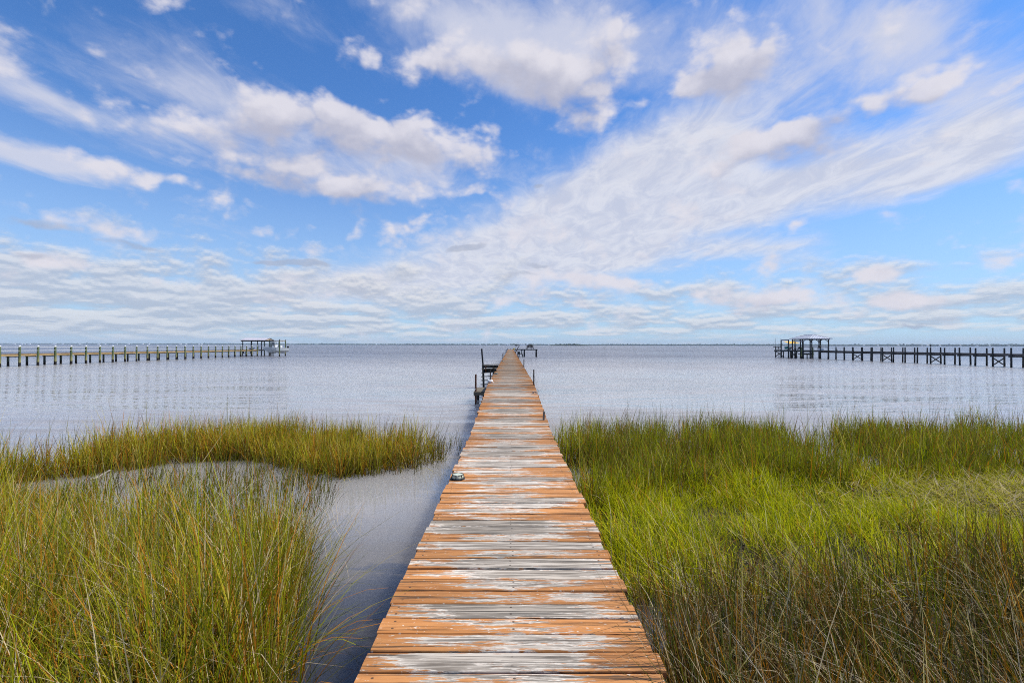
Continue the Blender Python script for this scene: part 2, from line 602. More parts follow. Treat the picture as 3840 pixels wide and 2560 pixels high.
    # --- cumulus
    cums = [
        (610, 262, 105, 62, 0, 1.25), (720, 285, 190, 62, -3, 1.1), (860, 320, 190, 60, -8, 1.1), (960, 300, 110, 60, -8, 0.75),
        (440, 295, 250, 60, 4, 1.0), (640, 362, 150, 34, 3, 0.9), (660, 405, 280, 40, 2, 0.9), (860, 432, 160, 52, -4, 1.05), (740, 440, 130, 30, 0, 0.7),
        (1060, 340, 190, 65, 0, 0.8), (1050, 440, 90, 26, 4, 0.5), (260, 395, 170, 44, -4, 0.75), (400, 425, 90, 20, 4, 0.5),
        (960, 140, 130, 44, 8, 1.0), (1150, 150, 190, 78, -6, 1.2), (1260, 190, 160, 60, -6, 1.1), (1400, 130, 130, 70, 20, 0.95), (820, 120, 75, 40, 10, 0.8),
        (1330, 272, 95, 40, 4, 1.0), (1690, 145, 150, 66, 6, 1.45), (1620, 185, 120, 34, 10, 0.85), (1480, 215, 70, 30, 20, 0.6),
        (1745, 340, 170, 46, 2, 1.15), (1870, 318, 125, 66, 0, 1.45), (2060, 218, 190, 54, 8, 1.2), (1955, 232, 90, 30, 0, 0.5), (2150, 205, 90, 40, 20, 0.7), (1560, 190, 60, 30, 20, 0.6),
        (2310, 215, 120, 34, 16, 0.8), (2010, 612, 120, 34, -4, 1.15), (1760, 680, 220, 48, 2, 1.2), (2080, 680, 190, 36, -2, 1.1),
        (1300, 655, 150, 26, 2, 0.6), (1180, 690, 240, 24, 0, 0.5), (2330, 590, 70, 22, 0, 0.6), (100, 600, 120, 26, -6, 0.75), (1410, 640, 60, 26, 0, 0.6)]
    wc = warp(ae, 6.0, 0.11, 13.0)
    f1 = N.noise(N.v('ADD', N.v('MULTIPLY', d, (7, 7, 12)), (7, 3, 0)), 1.0, 9, 0.64)
    upv = N.v('ADD', wc, (0.012, 0.030, 0.0))
    vb = N.n('ShaderNodeTexVoronoi', feature='SMOOTH_F1')
    N.put(vb.inputs['Vector'], N.v('ADD', N.v('MULTIPLY', d, (17, 17, 24)), N.v('MULTIPLY', N.noise(d, 12.0, 3, 0.5, color=True), (1.2, 1.2, 1.2))))
    vb.inputs['Scale'].default_value = 1.0
    vb.inputs['Smoothness'].default_value = 0.35
    vb.inputs['Detail'].default_value = 2.0
    billow = N.m('MULTIPLY', N.m('SUBTRACT', 0.66, vb.outputs['Distance']), 0.75)
    D1 = N.m('ADD', field(wc, cums), billow)
    D2 = N.m('ADD', field(upv, cums), 0.12)
    f2 = N.noise(N.v('ADD', N.v('MULTIPLY', d, (7, 7, 12)), (7.08, 3.02, 0.32)), 1.0, 6, 0.60)
    e1 = N.m('ADD', D1, N.m('MULTIPLY', N.m('SUBTRACT', f1, 0.5), 2.3))
    e2 = N.m('ADD', D2, N.m('MULTIPLY', N.m('SUBTRACT', f2, 0.5), 1.9))
    occl = N.ss(N.m('ADD', e2, N.m('MULTIPLY', billow, -0.8)), 0.10, 1.55)
    cua = N.ss(N.m('ADD', e1, 0.20), 0.10, N.m('ADD', 0.85, N.m('MULTIPLY', occl, 0.55)))
    f3 = N.noise(N.v('ADD', N.v('MULTIPLY', d, (16, 16, 24)), (2, 9, 0)), 1.0, 6, 0.62)
    occl = N.m('ADD', occl, N.m('MULTIPLY', N.m('SUBTRACT', f3, 0.5), 0.9), clamp=True)
    cuc = N.mix(occl, tuple(v * white for v in (0.77, 0.75, 0.82)), tuple(v * white for v in (0.48, 0.49, 0.61)))
    skyc = N.mix(N.m('MULTIPLY', cua, 0.94), skyc, cuc)
    # small dark scud
    scud = field(wc, [(1070, 572, 60, 13, 4, 1.0), (690, 606, 110, 15, -4, 0.9), (600, 600, 120, 12, -2, 0.5), (100, 520, 150, 20, -2, 0.6),
                      (1225, 432, 30, 12, 10, 0.8), (1240, 620, 50, 10, 0, 0.6), (330, 575, 160, 14, -3, 0.6), (1140, 645, 180, 10, 0, 0.5), (2110, 740, 60, 8, 0, 0.8), (60, 590, 120, 16, 0, 0.6)])
    sc = N.ss(N.m('ADD', scud, N.m('MULTIPLY', N.m('SUBTRACT', f1, 0.5), 1.3)), 0.25, 0.6)
    skyc = N.mix(N.m('MULTIPLY', sc, 0.62), skyc, tuple(v * white for v in (0.40, 0.45, 0.58)))
    # nothing but pale haze below the horizon
    skyc = N.mix(N.ss(el, R(1.6), R(-0.3), 0.0, 0.75), skyc, tuple(v * white for v in (0.52, 0.63, 0.76)))
    t.links.new(skyc, bg.inputs[0])
    bg.inputs[1].default_value = K
    w.cycles.sampling_method = 'MANUAL'
    w.cycles.sample_map_resolution = 512


build_world()

sl = bpy.data.lights.new('sun', 'SUN')
sl.energy = 4.4
sl.angle = R(0.53)
sl.color = (1.0, 0.95, 0.87)
so = bpy.data.objects.new('sun', sl)
C.objects.link(so)
sd = Vector((math.sin(R(SUN_AZ)) * math.cos(R(SUN_EL)), math.cos(R(SUN_AZ)) * math.cos(R(SUN_EL)), math.sin(R(SUN_EL))))
so.rotation_euler = sd.to_track_quat('Z', 'Y').to_euler()
so.location = sd * 50

cam = bpy.data.cameras.new('camera')
cam.sensor_width = 36
cam.lens = 36 * F / 3840
cam.clip_start = 0.05
cam.clip_end = 30000
co = bpy.data.objects.new('camera', cam)
C.objects.link(co)
pitch = math.atan((1293.4 - 1280) / F)
yaw = -math.atan(5 / F)
co.matrix_world = Matrix.Translation((0, 0, CAMZ)) @ Matrix.Rotation(yaw, 4, 'Z') @ Matrix.Rotation(R(90) + pitch, 4, 'X') @ Matrix.Rotation(0.002, 4, 'Z')
scene.camera = co
scene.view_settings.view_transform = 'Standard'
scene.view_settings.look = 'None'
scene.view_settings.gamma = 1
scene.view_settings.exposure = 0.25
scene.cycles.use_denoising = False
scene.cycles.sample_clamp_direct = 3.0
scene.cycles.filter_width = 1.05
scene.cycles.max_bounces = 6
scene.cycles.transparent_max_bounces = 4

# ================================================================== WATER + MARSH GROUND + FAR SHORE
water = MB().add([(-9000, -400, 0), (7000, -400, 0), (7000, 8000, 0), (-9000, 8000, 0)], [(0, 1, 2, 3)]).build('water', m_water())
tag(water, 'rippled grey blue bay water reaching to the far shore', 'water', kind='structure')

POLY = {
    'left_near': [(-0.95, -1.0), (-1.0, 2.0), (-1.12, 2.55), (-1.45, 3.3), (-1.75, 4.0), (-1.9, 4.45), (-2.6, 4.5), (-3.4, 4.75), (-5.0, 5.2), (-7.0, 5.8), (-10, 6.2), (-10, -1.0)],
    'left_far': [(-1.08, 7.75), (-1.22, 7.15), (-1.75, 6.75), (-2.3, 6.45), (-3.2, 6.9), (-4.0, 7.45), (-4.9, 7.3), (-6.0, 6.4), (-7.5, 5.7), (-10, 5.6), (-10, 6.3), (-7.3, 6.6), (-6.3, 7.6), (-5.2, 8.5), (-4.2, 9.0), (-3.0, 8.8), (-2.0, 8.5), (-1.3, 8.2)],
    'right_front': [(0.75, -1.0), (0.74, 3.4), (2.0, 3.55), (4.0, 3.6), (6.5, 3.9), (10, 4.0), (10, -1.0)],
    'right_mid': [(0.78, 3.3), (0.80, 5.4), (1.6, 6.2), (3.0, 6.6), (5.0, 6.6), (8.0, 6.8), (13, 7.0), (13, 3.4)],
    'right_back': [(0.80, 5.0), (0.82, 8.9), (1.2, 9.5), (3.0, 9.8), (6.0, 9.6), (9.0, 9.9), (13, 10.2), (13, 6.2), (5, 6.0), (2.4, 5.7)],
}


def inside(px, py, poly):
    res = np.zeros(len(px), bool)
    n = len(poly)
    for i in range(n):
        x0, y0 = poly[i]
        x1, y1 = poly[(i + 1) % n]
        c = ((y0 > py) != (y1 > py))
        with np.errstate(divide='ignore', invalid='ignore'):
            xi = (x1 - x0) * (py - y0) / ((y1 - y0) if y1 != y0 else 1e-9) + x0
        res ^= c & (px < xi)
    return res


def vnoise(x, y, seed, scale):
    r = np.random.default_rng(seed)
    out = np.zeros_like(x)
    for k in range(7):
        a = r.uniform(0, 2 * math.pi)
        f = scale * r.uniform(0.5, 1.9)
        out += np.sin((x * math.cos(a) + y * math.sin(a)) * f + r.uniform(0, 6.28))
    return out / 7 * 1.8


def build_ground():
    xs = np.linspace(-16, 16, 161)
    ys = np.linspace(-14, 12, 131)
    X, Y = np.meshgrid(xs, ys)
    px, py = X.ravel(), Y.ravel()
    z = np.full(len(px), -0.45)
    acc = np.zeros(len(px))
    for nm, hgt in (('left_near', 0.03), ('right_front', 0.02), ('right_mid', 0.05)):
        s = np.zeros(len(px))
        for ox in np.linspace(-0.35, 0.35, 5):
            for oy in np.linspace(-0.35, 0.35, 5):
                s += inside(px + ox, py + oy, POLY[nm])
        s /= 25
        z = np.maximum(z, -0.45 + (0.45 + hgt) * np.clip(s * 1.35, 0, 1))
    z = np.maximum(z, np.clip((-1.5 - py) * 0.2, -0.45, 0.5))
    z += vnoise(px, py, 3, 2.5) * 0.02
    V = np.stack([px, py, z], 1)
    nx = len(xs)
    i = np.arange((len(ys) - 1) * (nx - 1))
    r_, c_ = i // (nx - 1), i % (nx - 1)
    a = r_ * nx + c_
    Q = np.stack([a, a + 1, a + nx + 1, a + nx], 1)
    o = np_mesh('marsh_ground', V, Q, m_mud())
    tag(o, 'dark wet mud bank under the marsh grass', 'ground', kind='structure')


build_ground()

# ------------------------------------------------------------------ marsh grass
M_GRASS = m_grass('marsh_blade')


def blades(name, base, hgt, th0, th1, azim, wid, c0, c1, label, cat='grass', segs=4, z0=-0.02):
    n = len(base)
    t = segs + 1
    P = np.zeros((n, t, 3))
    P[:, 0, :2] = base[:, :2]
    P[:, 0, 2] = z0 if base.shape[1] < 3 else base[:, 2]
    ca, sa = np.cos(azim), np.sin(azim)
    for k in range(segs):
        th = th0 + th1 * ((k + 0.5) / segs)
        L = hgt / segs
        P[:, k + 1, 0] = P[:, k, 0] + L * np.sin(th) * ca
        P[:, k + 1, 1] = P[:, k, 1] + L * np.sin(th) * sa
        P[:, k + 1, 2] = P[:, k, 2] + L * np.cos(th)
    tw = azim + math.pi / 2 + rng.normal(0, 0.6, n)
    W = np.stack([np.cos(tw), np.sin(tw), np.zeros(n)], 1)
    prof = np.array([0.8, 1.0, 0.85, 0.55, 0.08]) if segs == 4 else np.linspace(1, 0.08, t)
    V = np.zeros((n, t, 2, 3))
    for k in range(t):
        V[:, k, 0] = P[:, k] - W * (wid * prof[k] / 2)[:, None]
        V[:, k, 1] = P[:, k] + W * (wid * prof[k] / 2)[:, None]
    tt = np.linspace(0, 1, t)[None, :, None, None]
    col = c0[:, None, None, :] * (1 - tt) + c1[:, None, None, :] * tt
    col = np.broadcast_to(col, (n, t, 2, 3))
    b = (np.arange(n) * t * 2)[:, None]
    q = []
    for k in range(segs):
        o_ = k * 2
        q.append(np.stack([o_ + 0 + b, o_ + 1 + b, o_ + 3 + b, o_ + 2 + b], -1)[:, 0])
    Q = np.stack(q, 1).reshape(-1, 4)
    o = np_mesh(name, V.reshape(-1, 3), Q, M_GRASS, True, col.reshape(-1, 3))
    return tag(o, label, cat, kind='stuff')


def palette(n, cols, weights, jit=0.25):
    w = np.array(weights, float)
    idx = rng.choice(len(cols), n, p=w / w.sum())
    c = np.array(cols)[idx]
    return np.clip(c * rng.uniform(1 - jit, 1 + jit, (n, 1)), 0, 1), idx


def scatter(poly, n_clump, per, spread, edge=0.0, thin=None):
    """tussocks: clump centres inside the polygon, blades round each"""
    poly_np = np.array(poly)
    lo, hi = poly_np.min(0), poly_np.max(0)
    cx = rng.uniform(lo[0], hi[0], n_clump * 4)
    cy = rng.uniform(lo[1], hi[1], n_clump * 4)
    ok = inside(cx, cy, poly)
    if thin is not None:
        ok &= rng.uniform(0, 1, len(cx)) < thin(cx, cy)
    cx, cy = cx[ok][:n_clump], cy[ok][:n_clump]
    k = rng.poisson(per, len(cx)) + 2
    ci = np.repeat(np.arange(len(cx)), k)
    off = rng.normal(0, spread, (len(ci), 2))
    b = np.stack([cx[ci], cy[ci]], 1) + off
    return b, ci, off, len(cx)


GREEN_A, GREEN_B, GREEN_C = (0.310, 0.325, 0.003), (0.460, 0.435, 0.006), (0.150, 0.185, 0.004)
OLIVE, ORANGE, TAN, STRAW, BROWN = (0.165, 0.165, 0.012), (0.40, 0.165, 0.016), (0.58, 0.46, 0.28), (0.46, 0.37, 0.11), (0.17, 0.090, 0.028)
RUSH = (0.085, 0.105, 0.014)
YEL = (0.38, 0.32, 0.022)


def grass(name, poly, n_clump, per, spread, h, lean, bend, wid, cols, wts, label, root=None, thin=None, wind=0.0, hv=0.22, tipmul=1.1, hfun=None):
    b, ci, off, nc = scatter(poly, n_clump, per, spread, thin=thin)
    keep = np.abs(b[:, 0]) > 0.72            # nothing grows up through the pier
    b, ci, off = b[keep], ci[keep], off[keep]
    n = len(b)
    ch = rng.normal(1, 0.12, nc)[ci]
    hh = h * ch * np.clip(rng.normal(1, hv, n), 0.35, 1.7)
    if hfun is not None:
        hh = hh * hfun(b[:, 0], b[:, 1])
    caz = rng.uniform(0, 2 * math.pi, nc)[ci]
    outaz = np.arctan2(off[:, 1], off[:, 0])
    mixv = rng.uniform(0, 1, n)
    azm = np.where(mixv < 0.45, outaz + rng.normal(0, 0.5, n), np.where(mixv < 0.75, caz + rng.normal(0, 0.5, n), wind + rng.normal(0, 0.7, n)))
    th0 = np.abs(rng.normal(0, lean, n))
    th1 = np.abs(rng.normal(0, bend, n))
    # a few broken, flung-over ones
    br = rng.uniform(0, 1, n) < 0.05
    th0 = np.where(br, th0 + rng.uniform(0.3, 0.9, n), th0)
    th1 = np.where(br, th1 + 0.6, th1)
    c1, idx = palette(n, cols, wts)
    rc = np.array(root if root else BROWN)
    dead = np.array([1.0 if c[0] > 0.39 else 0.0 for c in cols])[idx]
    c0 = np.where(dead[:, None] > 0, c1 * 0.9, (c1 * 0.62 + rc * 0.38) * 0.6)  # browner roots, darkened further to paint in the shade between blades
    gz = np.full(n, -0.03)
    base = np.concatenate([b, gz[:, None]], 1)
    w = wid * rng.uniform(0.6, 1.3, n)
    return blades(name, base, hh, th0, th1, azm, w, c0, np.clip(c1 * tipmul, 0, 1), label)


def mat_patch(x, y):                 # pale trampled patch, upper right
    return np.exp(-(((x - 5.9) / 1.5) ** 2 + ((y - 5.35) / 0.75) ** 2))


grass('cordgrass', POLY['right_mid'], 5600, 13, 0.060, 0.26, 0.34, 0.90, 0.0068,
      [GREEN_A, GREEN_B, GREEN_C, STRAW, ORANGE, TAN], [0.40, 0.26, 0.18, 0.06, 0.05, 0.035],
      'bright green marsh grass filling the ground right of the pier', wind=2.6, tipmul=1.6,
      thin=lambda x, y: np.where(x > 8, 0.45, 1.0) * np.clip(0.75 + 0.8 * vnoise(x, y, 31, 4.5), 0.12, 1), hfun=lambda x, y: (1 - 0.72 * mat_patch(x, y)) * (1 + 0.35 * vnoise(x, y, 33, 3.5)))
grass('cordgrass', POLY['right_back'], 3100, 10, 0.05, 0.41, 0.18, 0.60, 0.0085,
      [OLIVE, GREEN_C, GREEN_A, BROWN, ORANGE, STRAW], [0.40, 0.14, 0.22, 0.12, 0.08, 0.04],
      'olive brown marsh grass standing in water along the outer edge right of the pier', wind=0.3, tipmul=1.5,
      thin=lambda x, y: np.clip(0.7 + 0.8 * vnoise(x, y, 21, 3.0), 0.05, 1) * np.where(y > 9.0, 0.5, 1.0), hfun=lambda x, y: 1 + 0.30 * vnoise(x, y, 45, 3.0))
grass('seed_stalks', POLY['right_back'], 420, 2, 0.06, 0.66, 0.14, 0.4, 0.0060, [BROWN, OLIVE, STRAW], [0.5, 0.3, 0.2],
      'tall thin seed stalks rising out of the marsh edge right of the pier')
grass('seed_stalks', POLY['left_far'], 260, 2, 0.06, 0.60, 0.14, 0.4, 0.0060, [BROWN, OLIVE, STRAW], [0.4, 0.4, 0.2],
      'tall thin seed stalks rising out of the left marsh strip')
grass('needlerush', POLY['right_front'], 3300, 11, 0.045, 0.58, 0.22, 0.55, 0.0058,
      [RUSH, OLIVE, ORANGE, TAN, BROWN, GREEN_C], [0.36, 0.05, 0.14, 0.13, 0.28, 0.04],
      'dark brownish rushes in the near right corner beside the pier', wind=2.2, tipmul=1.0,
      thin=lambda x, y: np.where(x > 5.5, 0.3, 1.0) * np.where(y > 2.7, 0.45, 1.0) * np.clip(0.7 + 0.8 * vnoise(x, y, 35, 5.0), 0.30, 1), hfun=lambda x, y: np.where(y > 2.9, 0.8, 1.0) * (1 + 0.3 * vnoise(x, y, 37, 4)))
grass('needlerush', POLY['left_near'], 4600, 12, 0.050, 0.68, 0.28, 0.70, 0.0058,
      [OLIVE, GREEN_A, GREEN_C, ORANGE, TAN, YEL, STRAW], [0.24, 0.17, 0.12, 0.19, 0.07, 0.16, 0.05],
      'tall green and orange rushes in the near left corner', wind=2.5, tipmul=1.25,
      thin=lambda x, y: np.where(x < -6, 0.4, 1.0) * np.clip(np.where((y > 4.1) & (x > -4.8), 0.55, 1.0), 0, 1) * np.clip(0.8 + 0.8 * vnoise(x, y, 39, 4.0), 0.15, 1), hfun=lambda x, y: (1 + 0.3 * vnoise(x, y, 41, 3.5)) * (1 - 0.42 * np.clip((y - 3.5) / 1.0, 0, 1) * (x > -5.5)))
grass('cordgrass', POLY['left_far'], 1700, 10, 0.045, 0.45, 0.16, 0.55, 0.0085,
      [OLIVE, YEL, GREEN_A, ORANGE, BROWN, STRAW], [0.14, 0.42, 0.10, 0.20, 0.04, 0.10],
      'yellow green strip of marsh grass standing in water left of the pier', wind=0.4, tipmul=1.5,
      thin=lambda x, y: np.clip(0.8 + 0.7 * vnoise(x, y, 5, 3.0), 0.06, 1) * np.clip((-x - 0.9) / 1.3, 0.12, 1), hfun=lambda x, y: 1 + 0.35 * vnoise(x, y, 43, 3.0))
# sparse stems standing in the open water round the left marsh
grass('sparse_reeds', [(-1.02, 7.1), (-1.0, 8.0), (-2.4, 7.2), (-3.6, 6.9), (-5.4, 6.4), (-5.4, 5.2), (-3.4, 4.6), (-2.2, 4.4), (-2.0, 5.6), (-2.4, 6.3), (-1.7, 6.6)], 380, 4, 0.05, 0.36, 0.20, 0.6, 0.0065,
      [OLIVE, GREEN_C, BROWN, ORANGE], [0.4, 0.3, 0.2, 0.1],
      'scattered thin reeds in the open water between the two left grass beds')
grass('sparse_reeds', [(-0.78, 7.0), (-0.78, 8.3), (-1.6, 8.7), (-2.2, 8.9), (-1.6, 6.5)], 46, 5, 0.04, 0.36, 0.22, 0.6, 0.0065, [OLIVE, BROWN, GREEN_C], [0.5, 0.3, 0.2],
      'few thin reeds trailing off the end of the left grass strip towards the pier')
# pale trampled stems
pm = rng.uniform(0, 1, 9000)
mb = np.stack([rng.normal(5.9, 1.2, 6500), rng.normal(5.3, 0.62, 6500), rng.uniform(0.03, 0.16, 6500)], 1)
c1, _ = palette(len(mb), [STRAW, TAN, GREEN_B, YEL], [0.25, 0.25, 0.25, 0.25])
blades('flattened_grass', mb, rng.uniform(0.12, 0.35, len(mb)), rng.uniform(0.9, 1.6, len(mb)), rng.normal(0, 0.3, len(mb)), rng.uniform(0, 6.28, len(mb)),
       np.full(len(mb), 0.007), c1 * 0.9, c1, 'pale flattened straw lying in the green marsh at the right edge')
# long bleached rushes lying across the near corners
def fallen(name, region, n, label, hgt=(0.25, 0.6), z=(0.15, 0.42)):
    x = rng.uniform(region[0], region[1], n)
    y = rng.uniform(region[2], region[3], n)
    b = np.stack([x, y, rng.uniform(z[0], z[1], n)], 1)
    c, _ = palette(n, [TAN, (0.5, 0.45, 0.36), STRAW, ORANGE], [0.5, 0.25, 0.15, 0.1])
    blades(name, b, rng.uniform(*hgt, n), rng.uniform(0.5, 1.2, n), rng.uniform(0.2, 0.9, n), rng.normal(2.7, 0.7, n) + (rng.uniform(0, 1, n) < 0.3) * 2.2,
           rng.uniform(0.002, 0.0034, n), c * 0.9, c, label)
fallen('bent_rushes', (-5.0, -1.15, 1.3, 4.0), 1500, 'bleached straw coloured rushes bent over the near left grass')
fallen('bent_rushes', (0.9, 5.0, 1.2, 3.2), 1500, 'bleached grey rushes bent over the dark near right grass', z=(0.02, 0.32))

# ------------------------------------------------------------------ far shore
def shore_pt(px):
    k = (px + 500) / 4900.0
    d = 4800 + (2150 - 4800) * min(1, max(0, k)) ** 0.75
    return Vector(((px - 1915) / F * d, d, 0))


ico_v, ico_f = None, None
_bm = bmesh.new()
bmesh.ops.create_icosphere(_bm, subdivisions=2, radius=1)
_bm.verts.index_update()
ico_v = np.array([v.co[:] for v in _bm.verts])
ico_f = np.array([[v.index for v in f.verts] for f in _bm.faces])
_bm.free()


def crowns(name, P, rad, hgt, mat, label):
    n = len(P)
    s = rng.uniform(0.75, 1.3, (n, 1, 3)) * np.stack([rad, rad, hgt * 0.62], 1)[:, None, :]
    V = ico_v[None] * s * rng.uniform(0.8, 1.2, (n, len(ico_v), 1))
    V = V + P[:, None, :]
    b = (np.arange(n) * len(ico_v))[:, None, None]
    Q = ico_f[None] + b
    o = np_mesh(name, V.reshape(-1, 3), Q.reshape(-1, 3), mat, False)
    return tag(o, label, 'trees', kind='stuff')


M_WOOD = simple('far_foliage', (0.040, 0.060, 0.025), 0.9, 0.4, 0.05)
pxs = rng.uniform(-500, 4400, 6500)
sp = np.array([shore_pt(p) for p in pxs])
depth_off = rng.uniform(0, 60, len(sp))
sp[:, 1] += depth_off
hv = 7.2 + 1.4 * vnoise(pxs / 300, pxs * 0, 4, 3) + rng.normal(0, 1.3, len(pxs))
hv = np.clip(hv, 4, 15)
sp[:, 2] = hv * 0.45
crowns('far_woods', sp, np.clip(rng.normal(5.5, 1.5, len(sp)), 3, 9), hv, M_WOOD, 'long low line of trees on the far shore of the bay')
# the strip of land they stand on
lm = MB()
row = [shore_pt(p) for p in range(-500, 4401, 100)]
vs = [p + Vector((0, 0, 0.0)) for p in row] + [p + Vector((0, 12, 0.9)) for p in row] + [p + Vector((0, 300, 2.0)) for p in row]
k = len(row)
fs = [(i, i + 1, i + 1 + k, i + k) for i in range(k - 1)] + [(i + k, i + 1 + k, i + 1 + 2 * k, i + 2 * k) for i in range(k - 1)]
lm.add(vs, fs)
tag(lm.build('far_shore', simple('shore_sand', (0.16, 0.15, 0.11), 0.9, 0.3, 0.02)), 'low far bank across the bay', 'shore', kind='structure')
# a nearer wooded islet
n = 130
ip = np.stack([rng.uniform(118, 240, n), rng.normal(1500, 8, n), np.zeros(n)], 1)
ih = 5.5 * np.clip(1 - ((ip[:, 0] - 182) / 70) ** 2, 0.25, 1) * rng.uniform(0.7, 1.1, n)
ip[:, 2] = ih * 0.4
crowns('wooded_islet', ip, rng.uniform(2.5, 5, n), ih, simple('islet_foliage', (0.030, 0.045, 0.022), 0.9, 0.4, 0.1), 'dark low wooded islet before the far shore right of the pier')

# far white houses
M_WHITE = simple('white_siding', (0.80, 0.80, 0.78), 0.6, 0.05, 0.3)
M_GREYROOF = simple('pale_roof', (0.55, 0.54, 0.52), 0.6, 0.1, 0.3)


def house(px, w, h, dep, label, dy=-6):
    p = shore_pt(px)
    p.y += dy
    t = thing('far_house', label, 'house', p, 'white houses on the far shore')
    x, y = p.x, p.y
    MB().box((x, y, h * 0.5 + 0.5), (w, dep, h)).build('wall', M_WHITE, t)
    rf = MB()
    zb = h + 0.5
    e = 0.6
    a = [(x - w / 2 - e, y - dep / 2 - e, zb), (x + w / 2 + e, y - dep / 2 - e, zb), (x + w / 2 + e, y + dep / 2 + e, zb), (x - w / 2 - e, y + dep / 2 + e, zb),
         (x - w / 2 - e, y, zb + dep * 0.30), (x + w / 2 + e, y, zb + dep * 0.30)]
    rf.add(a, [(0, 1, 5, 4), (2, 3, 4, 5), (0, 4, 3), (1, 2, 5), (3, 2, 1, 0)])
    rf.build('roof', M_GREYROOF, t)
    return t


def LBL(s):
    return s


HS = [  # photograph x, width, height
    (60, 26, 4, 'wide pale building on the far shore behind the leftmost capped post'),
    (90, 18, 4, 'white block on far shore just right of the leftmost wide building'),
    (102, 10, 4, 'small white block on far shore, second right of the wide building'),
    (118, 22, 3.5, 'long low white building on far shore above the second gap of the left pier'),
    (210, 34, 3.5, 'longest low white building on far shore left of the sailboat'),
    (243, 14, 3.5, 'short white building on far shore close left of the sailboat'),
    (305, 12, 3, 'faint low white house on far shore first right of the sailboat'),
    (376, 16, 3, 'pale long house on far shore second right of the sailboat'),
    (401, 7, 4, 'tiny bright white house on far shore third right of the sailboat'),
    (446, 8, 3, 'faint tiny house on far shore left of the first water tower'),
    (487, 14, 4, 'white house on far shore just left of the first water tower'),
    (540, 12, 5, 'white house on far shore just right of the first water tower'),
    (563, 9, 5, 'tall white house on far shore, second right of the first water tower'),
    (681, 14, 4, 'left of two white houses on far shore above the middle of the left pier'),
    (703, 10, 4, 'right of two white houses on far shore above the middle of the left pier'),
    (751, 9, 4, 'white house on far shore, left of a close pair'),
    (761, 8, 5, 'white house on far shore, right of a close pair'),
    (1728, 9, 3.5, 'lone tiny white house on far shore left of the pier posts'),
    (1801, 12, 4, 'white house on far shore above the tall leaning post'),
    (1825, 7, 3.5, 'tiny white house on far shore right of the tall leaning post'),
    (1871, 16, 4, 'white house on far shore left above the pier end'),
    (1894, 7, 4.5, 'narrow white house on far shore straight above the pier end'),
    (1904, 10, 5, 'white house on far shore straight above the pier end, wider one'),
    (1911, 8, 4.5, 'white house on far shore just right above the pier end'),
    (1944, 8, 4.5, 'white house on far shore touching the hook pole'),
    (1950, 9, 5, 'white house on far shore second right of the hook pole'),
    (1957, 8, 4.5, 'white house on far shore third right of the hook pole'),
    (1962, 9, 5, 'white house on far shore fourth right of the hook pole'),
    (1967, 8, 4.5, 'white house on far shore fifth right of the hook pole'),
    (1977, 9, 5, 'white house on far shore beside the left end of the fan bench'),
    (2058, 10, 4, 'white house on far shore just left of the wooded islet'),
    (3239, 8, 3, 'faint pale house on far shore left of the cormorant post'),
    (3291, 8, 3, 'tiny pale house on far shore directly left of the cormorant post'),
    (3369, 9, 3.5, 'white house on far shore first right of the cormorant post'),
    (3457, 4, 3, 'tiniest white house on far shore above the middle of the right pier'),
    (3478, 10, 3.5, 'wide white house on far shore above the middle of the right pier'),
    (3524, 9, 3, 'pale house on far shore right of the wide white one'),
    (3601, 6, 3, 'faint small house on far shore above the right pier'),
    (3664, 10, 3, 'white house on far shore second from right edge group'),
    (3711, 8, 3, 'faint pale house on far shore near the right edge'),
    (3782, 9, 3, 'rightmost white house on the far shore'),
]
for px, w, h, lb in HS:
    house(px, w, h, 8, lb)
# water towers
for px, py, r, lb in ((543.5, 1285.5, 3.2, 'white water tower above far trees left of the other water towers'),
                      (860, 1285.5, 3.4, 'white water tower above far trees near the left boat shelter')):
    p = shore_pt(px)
    p.y += 30
    t = thing('water_tower', lb, 'water tower', p)
    zt = CAMZ + (hor(px) - py) / F * p.y
    m = MB()
    m.lathe((p.x, p.y, zt), [(0.2, -r), (r * 0.7, -r * 0.75), (r, 0), (r * 0.75, r * 0.7), (0.2, r)], 12)
    m.build('tank', M_WHITE, t)
    MB().tube([(p.x, p.y, 0), (p.x, p.y, zt - r * 0.8)], [1.2, 0.8], 8).build('tower_stem', M_WHITE, t)
# sailboat far out
p = Vector(((268.5 - 1915) / F * 3000, 3000, 0))
t = thing('sailboat', 'tiny white sailboat on the horizon left of the left pier posts', 'sailboat', p)
MB().add([(p.x - 4, p.y, 1.0), (p.x + 4.5, p.y, 1.2), (p.x + 3, p.y - 1, 0), (p.x - 4, p.y - 1, 0), (p.x + 3, p.y + 1, 0), (p.x - 4, p.y + 1, 0)],
         [(0, 1, 2, 3), (0, 5, 4, 1), (2, 4, 5, 3), (1, 4, 2), (0, 3, 5)]).build('hull', M_WHITE, t)
MB().tube([(p.x, p.y, 0.8), (p.x, p.y, 9.6)], 0.12, 6).build('mast', M_WHITE, t)
MB().prism([(p.x + 0.3, p.y, 1.8), (p.x + 4.0, p.y + 0.4, 1.8), (p.x + 0.2, p.y, 9.4)], 0.08).build('sail', M_WHITE, t)
# haze over the bay
hz = MB().box((-1200, 2700, 20.0), (11600, 5800, 46.0))
hm = bpy.data.materials.new('bay_haze')
hm.use_nodes = True
ht = hm.node_tree
ht.nodes.remove(ht.nodes['Principled BSDF'])
pv = ht.nodes.new('ShaderNodeVolumePrincipled')
pv.inputs['Color'].default_value = (0.66, 0.82, 0.98, 1)
pv.inputs['Density'].default_value = 0.00012
pv.inputs['Anisotropy'].default_value = 0.0
ht.links.new(pv.outputs[0], ht.nodes['Material Output'].inputs['Volume'])
ho = hz.build('haze', hm)
tag(ho, 'thin pale haze over the whole bay', 'haze', kind='stuff')

